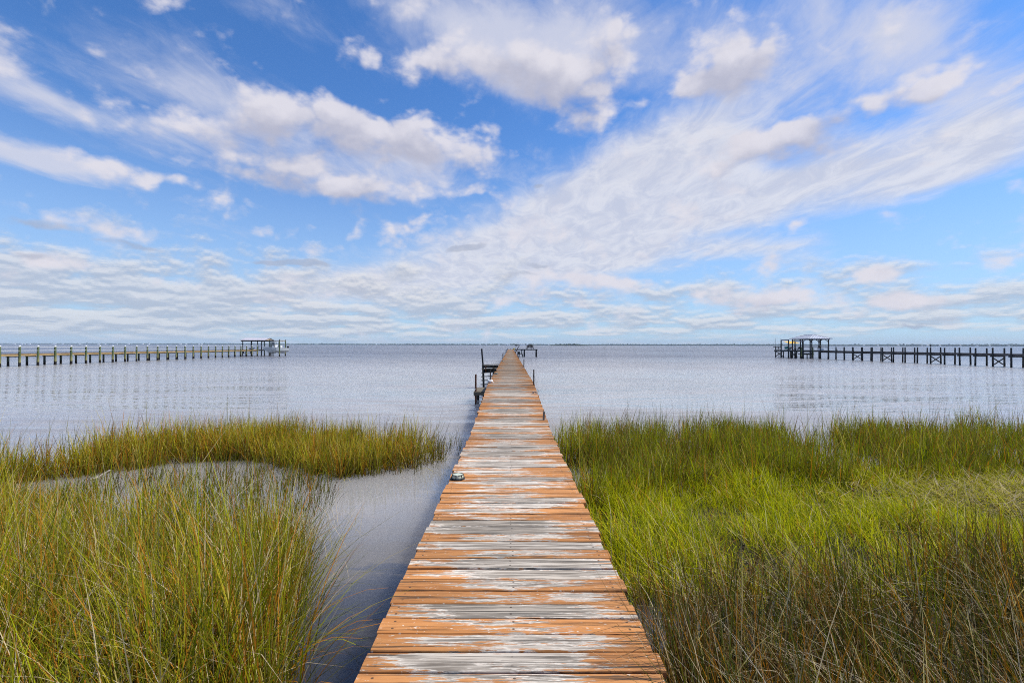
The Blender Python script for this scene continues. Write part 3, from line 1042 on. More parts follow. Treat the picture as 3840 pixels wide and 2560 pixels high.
# ================================================================== MAIN PIER
PW = 1.32
HN, HF = 1.435, 1.115
Y0, Y1, YEND = 8.25, 13.58, 128.0


def deck_z(y):
    if y < Y0:
        h = HN
    elif y < Y1:
        h = HN + (HF - HN) * (y - Y0) / (Y1 - Y0)
    else:
        h = HF
    return CAMZ - h


M_DECK = m_deck()
M_UNDER = simple('dark_wet_timber', (0.055, 0.042, 0.030), 0.85, 0.4, 8.0, stretch=(1, 1, 1))
M_POST = simple('weathered_dark_post', (0.060, 0.045, 0.036), 0.8, 0.4, 14.0)
M_GREYWOOD = simple('grey_brown_planks', (0.17, 0.14, 0.095), 0.8, 0.45, 9.0, stretch=(6, 1.5, 6))
M_REDWOOD = simple('old_red_stain', (0.16, 0.060, 0.026), 0.8, 0.45, 9.0)
M_BLACKWOOD = simple('creosote_timber', (0.022, 0.021, 0.020), 0.75, 0.35, 10.0)

pier = thing('pier', 'long straight boardwalk pier with worn orange paint running out into the bay', 'pier', (0, 2, 0))


def build_deck():
    V, Fq, UV, AT = [], [], [], []
    y = -1.3
    px0 = 0.012
    while y < YEND:
        d = max(y, 0.5)
        w = 0.1325 + rnd.uniform(-0.003, 0.003)
        gap = rnd.choice([0.006, 0.008, 0.009, 0.011, 0.016])
        xl = -PW / 2 + px0 + rnd.uniform(-0.020, 0.012)
        xr = PW / 2 + px0 + rnd.uniform(-0.012, 0.020)
        dz = rnd.uniform(-0.004, 0.004)
        cup = rnd.uniform(-0.004, 0.003)
        tilt = rnd.uniform(-0.004, 0.004)
        skew = rnd.uniform(-0.004, 0.004)
        z0, z1 = deck_z(y), deck_z(y + w)
        # section across the board (y along, z), rounded edges
        prof = [(0.0, -0.036), (0.0, -0.008), (0.0022, -0.0022), (0.008, 0.0), (w * 0.5, cup), (w - 0.008, 0.0), (w - 0.0022, -0.0022), (w, -0.008), (w, -0.036)]
        stn = 9 if y < 9 else (4 if y < 30 else 2)
        base = len(V)
        nb = rnd.uniform(0, 1)
        # chipped, split long edges on the near boards
        cA = [rnd.uniform(-0.0016, 0.0016) for _ in range(stn)]
        cB = [rnd.uniform(-0.0016, 0.0016) for _ in range(stn)]
        for s in range(stn):
            f = s / (stn - 1)
            x = xl + (xr - xl) * f
            bow = math.sin(f * math.pi) * rnd.uniform(-0.0006, 0.0006)
            for j, (py, pz) in enumerate(prof):
                zz = z0 + (z1 - z0) * (py / w)
                yy = y + py + skew * (f - 0.5) * 2 + (cA[s] if j < 4 else (cB[s] if j > 4 else 0))
                V.append((x, yy, zz + pz + dz + tilt * (f - 0.5) + bow))
                UV.append((x, py / w))
                AT.append(nb)
        m = len(prof)
        for s in range(stn - 1):
            for j in range(m - 1):
                a = base + s * m + j
                Fq.append((a, a + m, a + m + 1, a + 1))
            Fq.append((base + s * m + m - 1, base + (s + 1) * m + m - 1, base + (s + 1) * m, base + s * m))
        Fq.append(tuple(base + j for j in range(m)))
        Fq.append(tuple(base + (stn - 1) * m + j for j in range(m - 1, -1, -1)))
        y += w + gap
    me = bpy.data.meshes.new('deck')
    org = ORG[pier.name]
    me.from_pydata([(a - org.x, b - org.y, c - org.z) for a, b, c in V], [], Fq)
    uvl = me.uv_layers.new(name='UVMap')
    li = np.empty(len(me.loops), np.int32)
    me.loops.foreach_get('vertex_index', li)
    uvl.data.foreach_set('uv', np.array(UV, np.float32)[li].ravel())
    at_ = me.attributes.new('board', 'FLOAT', 'POINT')
    at_.data.foreach_set('value', np.array(AT, np.float32))
    bm = bmesh.new()
    bm.from_mesh(me)
    bmesh.ops.recalc_face_normals(bm, faces=bm.faces)
    bm.to_mesh(me)
    bm.free()
    me.materials.append(M_DECK)
    o = bpy.data.objects.new('deck', me)
    C.objects.link(o)
    o.parent = pier
    return o


build_deck()
for sx in (-1, 0, 1):
    mb_ = MB()
    ys = [-1.2, Y0, Y1, YEND - 0.1]
    for a, b in zip(ys[:-1], ys[1:]):
        mb_.beam((sx * 0.56 + 0.012, a, deck_z(a) - 0.115), (sx * 0.56 + 0.012, b - 0.002, deck_z(b) - 0.115), 0.045, 0.15)
    mb_.build('stringer', M_UNDER, pier)
yy = 0.6
pilings = []
while yy < YEND and len(pilings) < 86:
    for sx in (-1, 1):
        x = sx * 0.50 + 0.012
        o = MB().tube([(x, yy, -0.6), (x, yy, deck_z(yy) - 0.04)], 0.055, 8).build('piling', M_UNDER, pier)
        pilings.append(o)
    yy += 3.0
for px, pb, ptop, dd, w in [
        (2001.6, 1440.8, 1385.7, 13.50, 0.036), (1962.6, 1378.3, 1347.2, 23.6, 0.042), (1942.3, 1344.6, 1333.0, 39.0, 0.04), (1937.5, 1337.7, 1315.7, 45.0, 0.05), (1929, 1322, 1311, 69.0, 0.06),
        (1835.7, 1428.6, 1384.4, 14.9, 0.038), (1884, 1345.3, 1325.8, 38.2, 0.045), (1888, 1337.3, 1321, 45.0, 0.045), (1896, 1324.7, 1312, 63.0, 0.055), (1899, 1320, 1309.8, 74.0, 0.06), (1902, 1313, 1306, 98.0, 0.07), (1904.5, 1311, 1304, 112.0, 0.08)]:
    p = at(px, ptop, dd)
    sx = 1 if p.x > 0 else -1
    x = sx * (PW / 2 - 0.020) + 0.012
    m = MB()
    m.box((x, dd, (p.z + 0.1) / 2), (w, w, p.z - 0.1), None, 0.004)
    m.build('guide_post', M_POST, pier)
# short square stub at the right edge near the marsh
m = MB()
zt = at(2037, 1554.7, 8.9).z
m.box((0.612, 8.92, zt - 0.15), (0.034, 0.05, 0.42), Matrix.Rotation(R(3), 3, 'Y'), 0.003)
m.build('guide_post', simple('grey_stub', (0.16, 0.15, 0.13), 0.8, 0.4, 12), pier)

# ------------------------------------------------------------------ low side platform
sp_ = thing('side_platform', 'low weathered grey plank platform hugging the left side of the orange pier', 'platform', (-0.9, 15.3, 0))
zp = 0.385
m = MB()
for i in range(10):
    y = 14.62 + i * 0.142
    m.box((-0.89 + rnd.uniform(-0.006, 0.006), y + 0.07, zp - 0.016 + rnd.uniform(-0.003, 0.003)), (0.46, 0.135, 0.03), None, 0.003)
m.build('plank_top', M_GREYWOOD, sp_)
m = MB()
m.box((-0.885, 14.60, zp - 0.062), (0.475, 0.035, 0.10), None, 0.004)
m.box((-1.105, 15.35, zp - 0.085), (0.03, 1.45, 0.10), None, 0.004)
m.build('rim_beam', M_GREYWOOD, sp_)
for (x, y, zt, w) in ((-1.062, 14.66, 0.905, 0.052),):
    MB().box((x, y, (zt - 0.5) / 2), (w, w, zt + 0.5), None, 0.004).build('corner_post', M_REDWOOD, sp_)
for (x, y) in ((-0.82, 14.9), (-1.08, 15.95), (-0.75, 15.95)):
    MB().tube([(x, y, -0.5), (x, y, zp - 0.04)], 0.045, 8).build('leg', M_UNDER, sp_)
# white line tied round the corner post
m = MB()
m.tube([(-1.13, 14.585, zp + 0.004), (-1.095, 14.61, zp + 0.03), (-1.062, 14.63, zp + 0.09)], 0.006, 6)
tag(m.build('mooring_line', simple('white_rope', (0.72, 0.70, 0.66), 0.8, 0.2, 60)), 'short white line tied to the platform corner post', 'rope')

# ------------------------------------------------------------------ boarding steps with tall leaning post
st_ = thing('boarding_steps', 'dark timber boarding steps with a tall leaning post left of the pier', 'steps', (-1.0, 20.4, 0))
DS = 20.3
top, mid_, bot = at(1806.2, 1307, DS), at(1811.5, 1368, DS), at(1815.8, 1460, DS)
m = MB()
m.beam(bot + Vector((0, 0, -0.5)), mid_, 0.085, 0.085, (0, 1, 0), 0.006)
m.beam(mid_, top, 0.065, 0.07, (0, 1, 0), 0.006)
m.build('tall_post', M_BLACKWOOD, st_)
for (yl, yr, xl, xr) in ((1441.0, 1439, 1803, 1845), (1426.2, 1424, 1804, 1848), (1412.2, 1408.5, 1804.6, 1852), (1398, 1394, 1805.4, 1858), (1383.6, 1379.2, 1806, 1866)):
    a, b = at(xl, yl, DS - 0.05), at(xr, yr, DS - 0.05)
    MB().box((a + b) / 2, ((b - a).length, 0.14, 0.026), Matrix.Rotation(-math.atan2((b - a).z, (b - a).x), 3, 'Y'), 0.003).build('tread', M_GREYWOOD, st_)
a, b = at(1808, 1368.5, DS + 0.1), at(1872, 1365.5, DS + 0.1)
MB().box((a + b) / 2, ((b - a).length, 0.30, 0.03), Matrix.Rotation(-math.atan2((b - a).z, (b - a).x), 3, 'Y'), 0.003).build('top_plank', M_GREYWOOD, st_)
m = MB()
a, b = at(1811, 1375, DS + 0.09), at(1868, 1373.5, DS + 0.09)
m.beam(a, b, 0.04, 0.095)
m.build('front_board', M_BLACKWOOD, st_)
m = MB()
a, b = at(1811, 1390, DS + 0.09), at(1862, 1388, DS + 0.09)
m.beam(a, b, 0.04, 0.14)
m.build('front_board', M_BLACKWOOD, st_)
a = at(1822, 1384, DS + 0.04)
MB().box(a, (0.05, 0.05, 0.30), None, 0.004).build('riser_post', M_REDWOOD, st_)
for x in (-0.72,):
    MB().tube([(x, DS + 0.1, -0.5), (x, DS + 0.1, 0.9)], 0.045, 8).build('back_leg', M_UNDER, st_)

# ------------------------------------------------------------------ dock lights, cleats, rope
M_BLACKMETAL = simple('black_metal', (0.015, 0.015, 0.016), 0.45, 0.2, 20)
M_LENS = simple('frosted_lens', (0.55, 0.58, 0.44), 0.35, 0.08, 20)
dl = thing('dock_light', 'round pale solar dock light in a black frame nearest on the left deck edge', 'dock light', (-0.565, 5.16, deck_z(5) + 0.002), 'solar dock lights along the pier')
c = Vector(dl.location)
MB().lathe(c, [(0.078, 0.0), (0.078, 0.008), (0.070, 0.011)], 24).build('base', M_BLACKMETAL, dl)
MB().lathe(c, [(0.060, 0.011), (0.062, 0.03), (0.056, 0.046), (0.047, 0.0475), (0.040, 0.0495), (0.01, 0.0500)], 24).build('lens', M_LENS, dl)
m = MB()
for k in range(6):
    a = R(60 * k + 20)
    ca_, sa_ = math.cos(a), math.sin(a)
    m.tube([c + Vector((0.070 * ca_, 0.070 * sa_, 0.008)), c + Vector((0.0655 * ca_, 0.0655 * sa_, 0.034)), c + Vector((0.058 * ca_, 0.058 * sa_, 0.048))], 0.004, 6)
ring = [c + Vector((0.059 * math.cos(R(15 * k)), 0.059 * math.sin(R(15 * k)), 0.048)) for k in range(25)]
m.tube(ring, 0.0036, 6)
m.build('guard', M_BLACKMETAL, dl)
for x, y, lb in ((-0.55, 18.4, 'second solar dock light along the left deck edge'), (-0.54, 33.0, 'third solar dock light along the left deck edge, by a slim post'),
                 (0.58, 62.0, 'solar dock light far out on the right deck edge')):
    copy_thing(dl, (x, y, deck_z(y) + 0.002), 0.4, lb)

M_GALV = simple('rusty_galvanised', (0.30, 0.24, 0.20), 0.5, 0.4, 30, 0.4)
cl = thing('cleat', 'small rusty mooring cleat on the right deck edge before the first slim post', 'cleat', (0.60, 11.95, deck_z(11.95) + 0.002), 'mooring cleats on the pier edge')
c = Vector(cl.location)
m = MB()
m.tube([c + Vector((-0.075, -0.01, 0.028)), c + Vector((-0.03, 0, 0.05)), c + Vector((0.03, 0, 0.05)), c + Vector((0.075, 0.01, 0.03))], [0.007, 0.013, 0.013, 0.007], 8)
m.build('horn', M_GALV, cl)
m = MB()
for s in (-1, 1):
    m.tube([c + Vector((s * 0.045, 0, 0)), c + Vector((s * 0.022, 0, 0.048))], [0.016, 0.010], 8)
m.build('base', M_GALV, cl)
copy_thing(cl, (0.56, 23.3, deck_z(23.3) + 0.002), 0.2, 'small dark mooring cleat beside the second slim post on the right')

m = MB()
c = Vector((-0.60, 14.05, deck_z(14.05) + 0.012))
pts = []
for k in range(150):
    a = k * 0.42
    rr = 0.055 + 0.018 * math.sin(k * 0.37) + rnd.uniform(-0.004, 0.004)
    pts.append(c + Vector((math.cos(a) * rr, math.sin(a) * rr, 0.085 * k / 150 + 0.012 * math.sin(k * 0.9))))
m.tube(pts, 0.011, 6)
m.tube([c + Vector((0.05, 0, 0.05)), c + Vector((0.09, -0.03, 0.02)), c + Vector((0.10, -0.09, 0.0))], 0.010, 6)
tag(m.build('rope_coil', MATS['white_rope']), 'bundle of white rope heaped on the left edge of the pier deck', 'rope')

# ------------------------------------------------------------------ bench platform at right, far out
DB = 73.6
bp_ = thing('bench_platform', 'dark square platform on two stout posts at the right of the pier end', 'platform', (2.5, DB, 0))
zt = at(2000, 1309, DB).z
x0, x1 = 0.70, at(2015.5, 1309, DB).x
m = MB()
for i in range(8):
    m.box(((x0 + x1) / 2, DB + 0.08 + i * 0.16, zt - 0.02), (x1 - x0, 0.15, 0.04))
m.build('deck', M_BLACKWOOD, bp_)
m = MB()
m.box(((x0 + x1) / 2, DB - 0.02, zt - 0.085), (x1 - x0 + 0.04, 0.06, 0.12))
m.box(((x0 + x1) / 2, DB + 1.3, zt - 0.10), (x1 - x0 + 0.04, 0.06, 0.12))
m.build('rim_beam', M_BLACKWOOD, bp_)
for px in (1966.7, 2011.9):
    x = at(px, 1309, DB).x
    for y in (DB + 0.12, DB + 1.2):
        MB().tube([(x, y, -0.5), (x, y, 0.35), (x, y, zt - 0.03)], [0.125, 0.115, 0.085], 10).build('leg', M_BLACKWOOD, bp_)
# fan-back bench seen from behind
bx = at(1987.5, 1309, DB + 0.5).x
fb = thing('bench', 'dark red wooden bench with a fan shaped slatted back', 'bench', (bx, DB + 0.5, zt))
y0 = DB + 0.42
M_BENCH = simple('dark_red_bench', (0.050, 0.026, 0.020), 0.7, 0.3, 8)
m = MB()
nsl = 13
for i in range(nsl):
    a = R(-64 + 128 * i / (nsl - 1))
    p0 = Vector((bx + math.sin(a) * 0.30 * 1.15, y0 + 0.02, zt + 0.30 + math.cos(a) * 0.06))
    L = 0.62 - 0.10 * abs(math.sin(a))
    p1 = Vector((bx + math.sin(a) * L * 1.08, y0 - 0.10, zt + 0.24 + math.cos(a) * L * 0.98))
    m.beam(p0, p1, 0.060 + 0.006 * math.cos(a), 0.02, (0, 1, 0.2))
for rr, zo in ((0.40, 0.0),):
    arc = [Vector((bx + math.sin(R(t)) * rr * 1.12, y0 - 0.035, zt + 0.25 + math.cos(R(t)) * rr * 0.8)) for t in range(-70, 71, 14)]
    for p, q_ in zip(arc[:-1], arc[1:]):
        m.beam(p, q_, 0.05, 0.02, (0, 1, 0))
m.build('backrest', M_BENCH, fb)
m = MB()
m.box((bx, y0 + 0.02, zt + 0.26), (1.10, 0.03, 0.13))
for k in range(5):
    m.box((bx, y0 + 0.10 + k * 0.085, zt + 0.30), (1.08, 0.075, 0.025))
m.build('seat', M_BENCH, fb)
for sx in (-0.53, -0.36, 0.19, 0.53):
    MB().box((bx + sx, y0 + (0.0 if abs(sx) > 0.4 else 0.05), zt + 0.12), (0.06, 0.06, 0.24)).build('leg', M_BENCH, fb)
for s in (-1, 1):
    MB().box((bx + s * 0.57, y0 + 0.2, zt + 0.49), (0.09, 0.55, 0.03)).build('armrest', M_BENCH, fb)

# timber hoist frame
hf = thing('hoist_frame', 'dark timber frame with diagonal brace standing between pier end and bench', 'frame', (0.95, DB, 0))
xA, xB = at(1931.6, 1300, DB).x, at(1946.8, 1300, DB).x
zt2 = at(1940, 1293.6, DB).z
MB().box((xA, DB - 0.1, (zt2 + 0.0) / 2 + 0.35), (0.065, 0.07, zt2 - 0.7)).build('upright', M_BLACKWOOD, hf)
MB().box(((xA + xB) / 2, DB - 0.1, zt2 + 0.035), (xB - xA + 0.1, 0.09, 0.10)).build('top_beam', M_BLACKWOOD, hf)
MB().box((xB, DB - 0.1, zt2 - 0.14), (0.07, 0.07, 0.25)).build('drop_post', M_BLACKWOOD, hf)
MB().beam(at(1945.5, 1298, DB - 0.1), at(1933.5, 1322, DB - 0.1), 0.10, 0.13, (0, 1, 0)).build('brace', simple('brown_brace', (0.06, 0.03, 0.02), 0.8, 0.4, 9), hf)
MB().beam(at(1934, 1294.5, DB - 0.1), at(1940, 1299.5, DB - 0.1), 0.06, 0.10, (0, 1, 0)).build('gusset', M_BLACKWOOD, hf)
MB().beam(at(1929.5, 1312, DB - 0.9), at(1936, 1328, DB - 0.9), 0.07, 0.12, (0, 1, 0)).build('lower_brace', M_BLACKWOOD, hf)
# shepherd's hook
m = MB()
hx = at(1939.4, 1293, DB).x
pts = [(hx, DB - 0.1, zt2 + 0.08), (hx, DB - 0.1, zt2 + 0.34)]
for k in range(0, 11):
    a = R(180 - 24 * k)
    pts.append((hx + 0.095 + 0.095 * math.cos(a), DB - 0.1, zt2 + 0.36 + 0.095 * math.sin(a)))
m.tube(pts, 0.010, 6)
tag(m.build('lantern_hook', M_BLACKMETAL), 'thin metal hook looping above the timber frame at the pier end', 'hook')
# yellow float
c = at(1927.2, 1307.6, DB - 0.3)
m = MB()
m.lathe(c - Vector((0, 0, 0.07)), [(0.10, 0.0), (0.155, 0.03), (0.165, 0.075), (0.145, 0.13), (0.08, 0.155)], 16)
yf = tag(m.build('buoy', simple('faded_yellow', (0.62, 0.50, 0.08), 0.5, 0.15, 8)), 'yellow buoy on a dark bracket at the right deck edge far out', 'buoy')
br_ = MB().beam(at(1923.5, 1309.6, DB - 0.3), at(1932.5, 1310.2, DB - 0.3), 0.10, 0.05).build('buoy_bracket', M_BLACKWOOD)
tag(br_, 'dark timber bracket under the yellow buoy', 'bracket')

# low landing
ll = thing('low_landing', 'low dark landing on short legs between the pier and the bench platform', 'landing', (1.4, DB, 0))
zl = at(1950, 1326.6, DB).z
xa, xb = at(1938.5, 1327, DB).x, at(1960, 1327, DB).x
MB().box(((xa + xb) / 2, DB + 0.25, zl - 0.04), (xb - xa, 0.7, 0.08)).build('deck', M_BLACKWOOD, ll)
for px in (1947, 1959.3):
    for y in (DB, DB + 0.5):
        x = at(px, 1327, DB).x
        MB().tube([(x, y, -0.5), (x, y, zl - 0.05)], [0.075, 0.055], 8).build('leg', M_BLACKWOOD, ll)
tb = thing('tub', 'black rounded tub standing on the low landing', 'tub', (at(1946.4, 1327, DB).x, DB + 0.1, zl))
c = Vector(tb.location)
MB().lathe(c, [(0.13, 0.0), (0.165, 0.06), (0.168, 0.25), (0.15, 0.34), (0.09, 0.385)], 18).build('body', simple('black_plastic', (0.018, 0.018, 0.020), 0.4, 0.2, 12), tb)
MB().box(c + Vector((0.02, -0.166, 0.22)), (0.06, 0.012, 0.07), None, 0.003).build('plate', M_WHITE, tb)
lj = thing('outboard_motor', 'grey and white outboard motor clamped upright on the low landing', 'motor', (at(1956, 1327, DB).x, DB + 0.1, zl))
c = Vector(lj.location)
MB().lathe(c + Vector((0, 0, 0.46)), [(0.07, 0.0), (0.125, 0.03), (0.14, 0.12), (0.11, 0.19), (0.05, 0.215)], 14, 1.0, 1.2).build('cowling', simple('grey_cowl', (0.10, 0.085, 0.08), 0.4, 0.2, 12), lj)
MB().box(c + Vector((0, 0, 0.43)), (0.24, 0.26, 0.05), None, 0.01).build('collar', M_WHITE, lj)
MB().box(c + Vector((0.01, 0, 0.22)), (0.13, 0.12, 0.42), None, 0.02).build('shaft', simple('olive_shaft', (0.14, 0.14, 0.09), 0.6, 0.3, 12), lj)
# two small birds resting on the deck end
def bird(name, base, s, label, mat, upright=True):
    t = thing(name, label, 'bird', base)
    b = Vector(base)
    m = MB()
    if upright:      # cormorant: upright body, S neck, hooked bill
        m.tube([b + Vector((0.10, 0, 0.02)) * s, b + Vector((0.05, 0, 0.10)) * s, b + Vector((0.0, 0, 0.24)) * s, b + Vector((-0.02, 0, 0.36)) * s, b + Vector((-0.035, 0, 0.44)) * s,
                b + Vector((-0.015, 0, 0.52)) * s, b + Vector((-0.04, 0, 0.565)) * s, b + Vector((-0.085, 0, 0.57)) * s, b + Vector((-0.15, 0, 0.56)) * s],
               [0.012 * s, 0.055 * s, 0.085 * s, 0.072 * s, 0.035 * s, 0.028 * s, 0.036 * s, 0.024 * s, 0.006 * s], 10)
    else:            # gull: level body
        m.tube([b + Vector((0.22, 0, 0.13)) * s, b + Vector((0.12, 0, 0.13)) * s, b + Vector((0.0, 0, 0.14)) * s, b + Vector((-0.10, 0, 0.17)) * s, b + Vector((-0.13, 0, 0.24)) * s,
                b + Vector((-0.17, 0, 0.265)) * s, b + Vector((-0.24, 0, 0.25)) * s],
               [0.008 * s, 0.045 * s, 0.075 * s, 0.055 * s, 0.036 * s, 0.036 * s, 0.006 * s], 10)
    m.build('body', mat, t)
    for sy in (-1, 1):
        MB().tube([b + Vector((0.01, sy * 0.03, 0)) * s, b + Vector((0.01, sy * 0.03, 0.10)) * s], 0.010 * s, 6).build('leg', M_BLACKMETAL, t)
    return t


M_BIRD = simple('dark_feathers', (0.02, 0.02, 0.022), 0.6, 0.3, 20)
bird('gull', (0.02, 120.0, deck_z(120) + 0.004), 0.75, 'dark small bird standing at the very end of the orange deck', M_BIRD, False)

# ================================================================== LEFT PIER
lp = thing('pier', 'left pier of pale boards on green posts with white caps and two rails', 'pier', (-40.4, 57, 0))
M_PILE = m_pile('green_treated_pile', (0.12, 0.155, 0.065), (0.30, 0.27, 0.11), (0.018, 0.014, 0.012), 0.30, 0.95)
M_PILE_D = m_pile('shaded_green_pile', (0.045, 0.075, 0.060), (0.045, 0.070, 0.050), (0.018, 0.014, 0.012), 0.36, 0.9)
M_PILE_K = m_pile('dark_pile', (0.060, 0.062, 0.058), (0.060, 0.056, 0.048), (0.016, 0.014, 0.014), 0.25, 0.9)
M_FASCIA = simple('golden_fascia', (0.36, 0.25, 0.115), 0.7, 0.3, 1.5, stretch=(1, 1, 6))
M_CAP = simple('white_post_cap', (0.62, 0.62, 0.60), 0.5, 0.04, 8)
M_RAIL = simple('white_rail_line', (0.66, 0.66, 0.64), 0.5, 0.08, 8)
XL, XLB = -40.0, -40.9
yp = [37.6 + 1.524 * i for i in range(-4, 26)]
zd = 0.97
m = MB()
y = yp[0] - 0.6
while y < 76.0:
    m.box(((XL + XLB) / 2 - 0.02, y + 0.07, zd + 0.014 + rnd.uniform(-0.006, 0.010)), (1.06, 0.132, 0.036))
    y += 0.15
m.build('deck', simple('brown_deck_boards', (0.20, 0.125, 0.065), 0.8, 0.4, 5.0), lp)
m = MB()
m.box((XL + 0.055, (yp[0] - 0.6 + 76.1) / 2, zd - 0.075), (0.045, 76.1 - yp[0] + 0.6, 0.135))
m.build('front_beam', M_FASCIA, lp)
m = MB()
m.box((XLB - 0.02, (yp[0] - 0.6 + 76.1) / 2, zd - 0.075), (0.045, 76.1 - yp[0] + 0.6, 0.135))
m.build('back_beam', M_BLACKWOOD, lp)
post0 = None
for i, y in enumerate(yp):
    ln, kf = rnd.uniform(-0.02, 0.02), rnd.uniform(0.9, 1.12)
    o = MB().tube([(XL + 0.10, y + ln, -0.6), (XL + 0.10, y + ln * 0.5, 0.30), (XL + 0.10, y, 1.60)], [0.098 * kf, 0.092 * kf, 0.078], 10).build('post', M_PILE, lp)
    MB().lathe((XL + 0.10, y, 1.59), [(0.092, 0.0), (0.092, 0.03), (0.055, 0.075), (0.008, 0.11)], 12).build('cap', M_CAP, o)
    o2 = o.children[0]
    o2.location = (0, 0, 0)
    # caps hang on their own post
for o in [k for k in bpy.data.objects if k.name.startswith('cap') and k.parent and k.parent.name.startswith('post')]:
    # mesh was written in world space; post meshes are relative to the pier origin
    o.location = -Vector(lp.location)
for i, y in enumerate(yp):
    MB().tube([(XLB + 0.06, y + 0.02, -0.6), (XLB + 0.06, y, zd - 0.08)], [0.088, 0.075], 8).build('back_post', M_PILE_D, lp)
    MB().beam((XL + 0.03, y - 0.10, zd - 0.18), (XLB, y - 0.10, zd - 0.18), 0.05, 0.09).build('cross_beam', M_BLACKWOOD, lp)
for z in (1.545, 1.262):
    m = MB()
    m.tube([(XL + 0.16, yp[0] - 0.5, z), (XL + 0.16, 74.4, z)], 0.013, 6)
    m.build('rail', M_RAIL, lp)

# roofed shelter across the end of the left pier, ridge running sideways
shl = thing('pier_shelter', 'open sided shelter with a pale ribbed metal roof at the end of the left pier', 'shelter', (-40.8, 77.8, zd))
ye0, ye1, yr_ = 76.15, 79.3, 77.75
ze, zr = 2.50, 2.86
xs0, xs1 = -42.85, -38.95
M_SHROOF = simple('pale_metal_roof', (0.50, 0.47, 0.50), 0.45, 0.10, 2.0, spec=0.5)
m = MB()
rv = [(xs0, ye0, ze), (xs1, ye0, ze), (xs1, yr_, zr), (xs0, yr_, zr), (xs0, ye1, ze), (xs1, ye1, ze)]
m.add(rv, [(0, 1, 2, 3), (3, 2, 5, 4)])
m.add([(a, b, c - 0.035) for a, b, c in rv], [(3, 2, 1, 0), (4, 5, 2, 3)])
m.add(rv[:2] + [(a, b, c - 0.035) for a, b, c in rv[:2]], [(0, 1, 3, 2)])
k = xs0 + 0.04
while k < xs1:
    m.beam((k, ye0, ze + 0.012), (k, yr_, zr + 0.012), 0.035, 0.03)
    m.beam((k, ye1, ze + 0.012), (k, yr_, zr + 0.012), 0.035, 0.03)
    k += 0.34
m.build('roof', M_SHROOF, shl)
m = MB()
m.box(((xs0 + xs1) / 2, ye0 + 0.12, ze - 0.12), (xs1 - xs0 - 0.1, 0.07, 0.17))
m.box(((xs0 + xs1) / 2, ye1 - 0.12, ze - 0.12), (xs1 - xs0 - 0.1, 0.07, 0.17))
m.build('eave_beam', M_BLACKWOOD, shl)
M_GABLE = simple('tan_gable_boards', (0.50, 0.38, 0.26), 0.7, 0.15, 3)
MB().prism([(xs1 - 0.08, ye0 + 0.05, ze - 0.03), (xs1 - 0.08, ye1 - 0.05, ze - 0.03), (xs1 - 0.08, yr_, zr - 0.04)], 0.05).build('gable_end', M_GABLE, shl)
MB().prism([(xs0 + 0.12, ye0 + 0.05, ze - 0.03), (xs0 + 0.12, ye1 - 0.05, ze - 0.03), (xs0 + 0.12, yr_, zr - 0.04)], 0.05).build('gable_end', M_GABLE, shl)
for (x, y, mt) in ((-42.55, 76.35, 0), (-41.15, 76.35, 0), (-40.2, 76.35, 0), (-39.08, 76.35, 1), (-42.7, 79.1, 0), (-41.0, 79.1, 0), (-39.1, 79.1, 0)):
    MB().tube([(x, y, -0.6), (x, y, ze - 0.06)], [0.088, 0.070], 8).build('post', M_PILE_D if mt else M_PILE_K, shl)
MB().beam((-39.15, 76.3, 2.10), (-39.65, 76.3, 2.40), 0.06, 0.07).build('knee_brace', M_GABLE, shl)
m = MB()
for i in range(21):
    m.box((-40.85, 76.2 + i * 0.15 + 0.07, zd - 0.02), (3.75, 0.138, 0.04))
m.build('floor', M_GREYWOOD, shl)
MB().box((-40.85, 76.17, zd - 0.10), (3.8, 0.06, 0.13)).build('floor_beam', M_BLACKWOOD, shl)
# low step hung below the floor
lb_ = thing('low_step', 'low plank step hung under the deck of the left shelter', 'step', (-41.7, 76.2, 0.42))
MB().box((-41.7, 76.35, 0.40), (1.75, 0.4, 0.06)).build('tread', M_GREYWOOD, lb_)
for x in (-42.4, -41.3):
    MB().box((x, 76.35, 0.63), (0.10, 0.06, 0.42)).build('hanger', M_GREYWOOD, lb_)
# blue covered kayak on the deck
kx, ky = -41.6, 77.2
kk = thing('kayak', 'dark blue kayak lying on the left pier deck under the shelter', 'kayak', (kx, ky, zd + 0.03))
m = MB()
prof = []
for i in range(11):
    f = i / 10
    r_ = 0.165 * math.sin(math.pi * min(max(f, 0.03), 0.97)) ** 0.6
    prof.append((Vector((kx, ky - 0.95 + 1.9 * f, zd + 0.19 + 0.05 * (2 * f - 1) ** 2)), r_))
m.tube([p for p, r_ in prof], [r_ for p, r_ in prof], 10)
m.build('hull', simple('blue_plastic', (0.03, 0.06, 0.32), 0.4, 0.15, 6), kk)
MB().lathe((kx, ky, zd + 0.325), [(0.10, 0.0), (0.115, 0.02), (0.10, 0.035)], 14, 0.9, 2.2).build('cockpit_rim', M_BLACKMETAL, kk)
m = MB()
m.box((-39.75, 76.5, 1.55), (0.95, 0.22, 0.05))
for x in (-40.1, -39.4):
    m.box((x, 76.5, 1.26), (0.05, 0.05, 0.56))
tag(m.build('cleaning_table', M_RAIL), 'narrow white topped table at the edge of the left shelter', 'table')

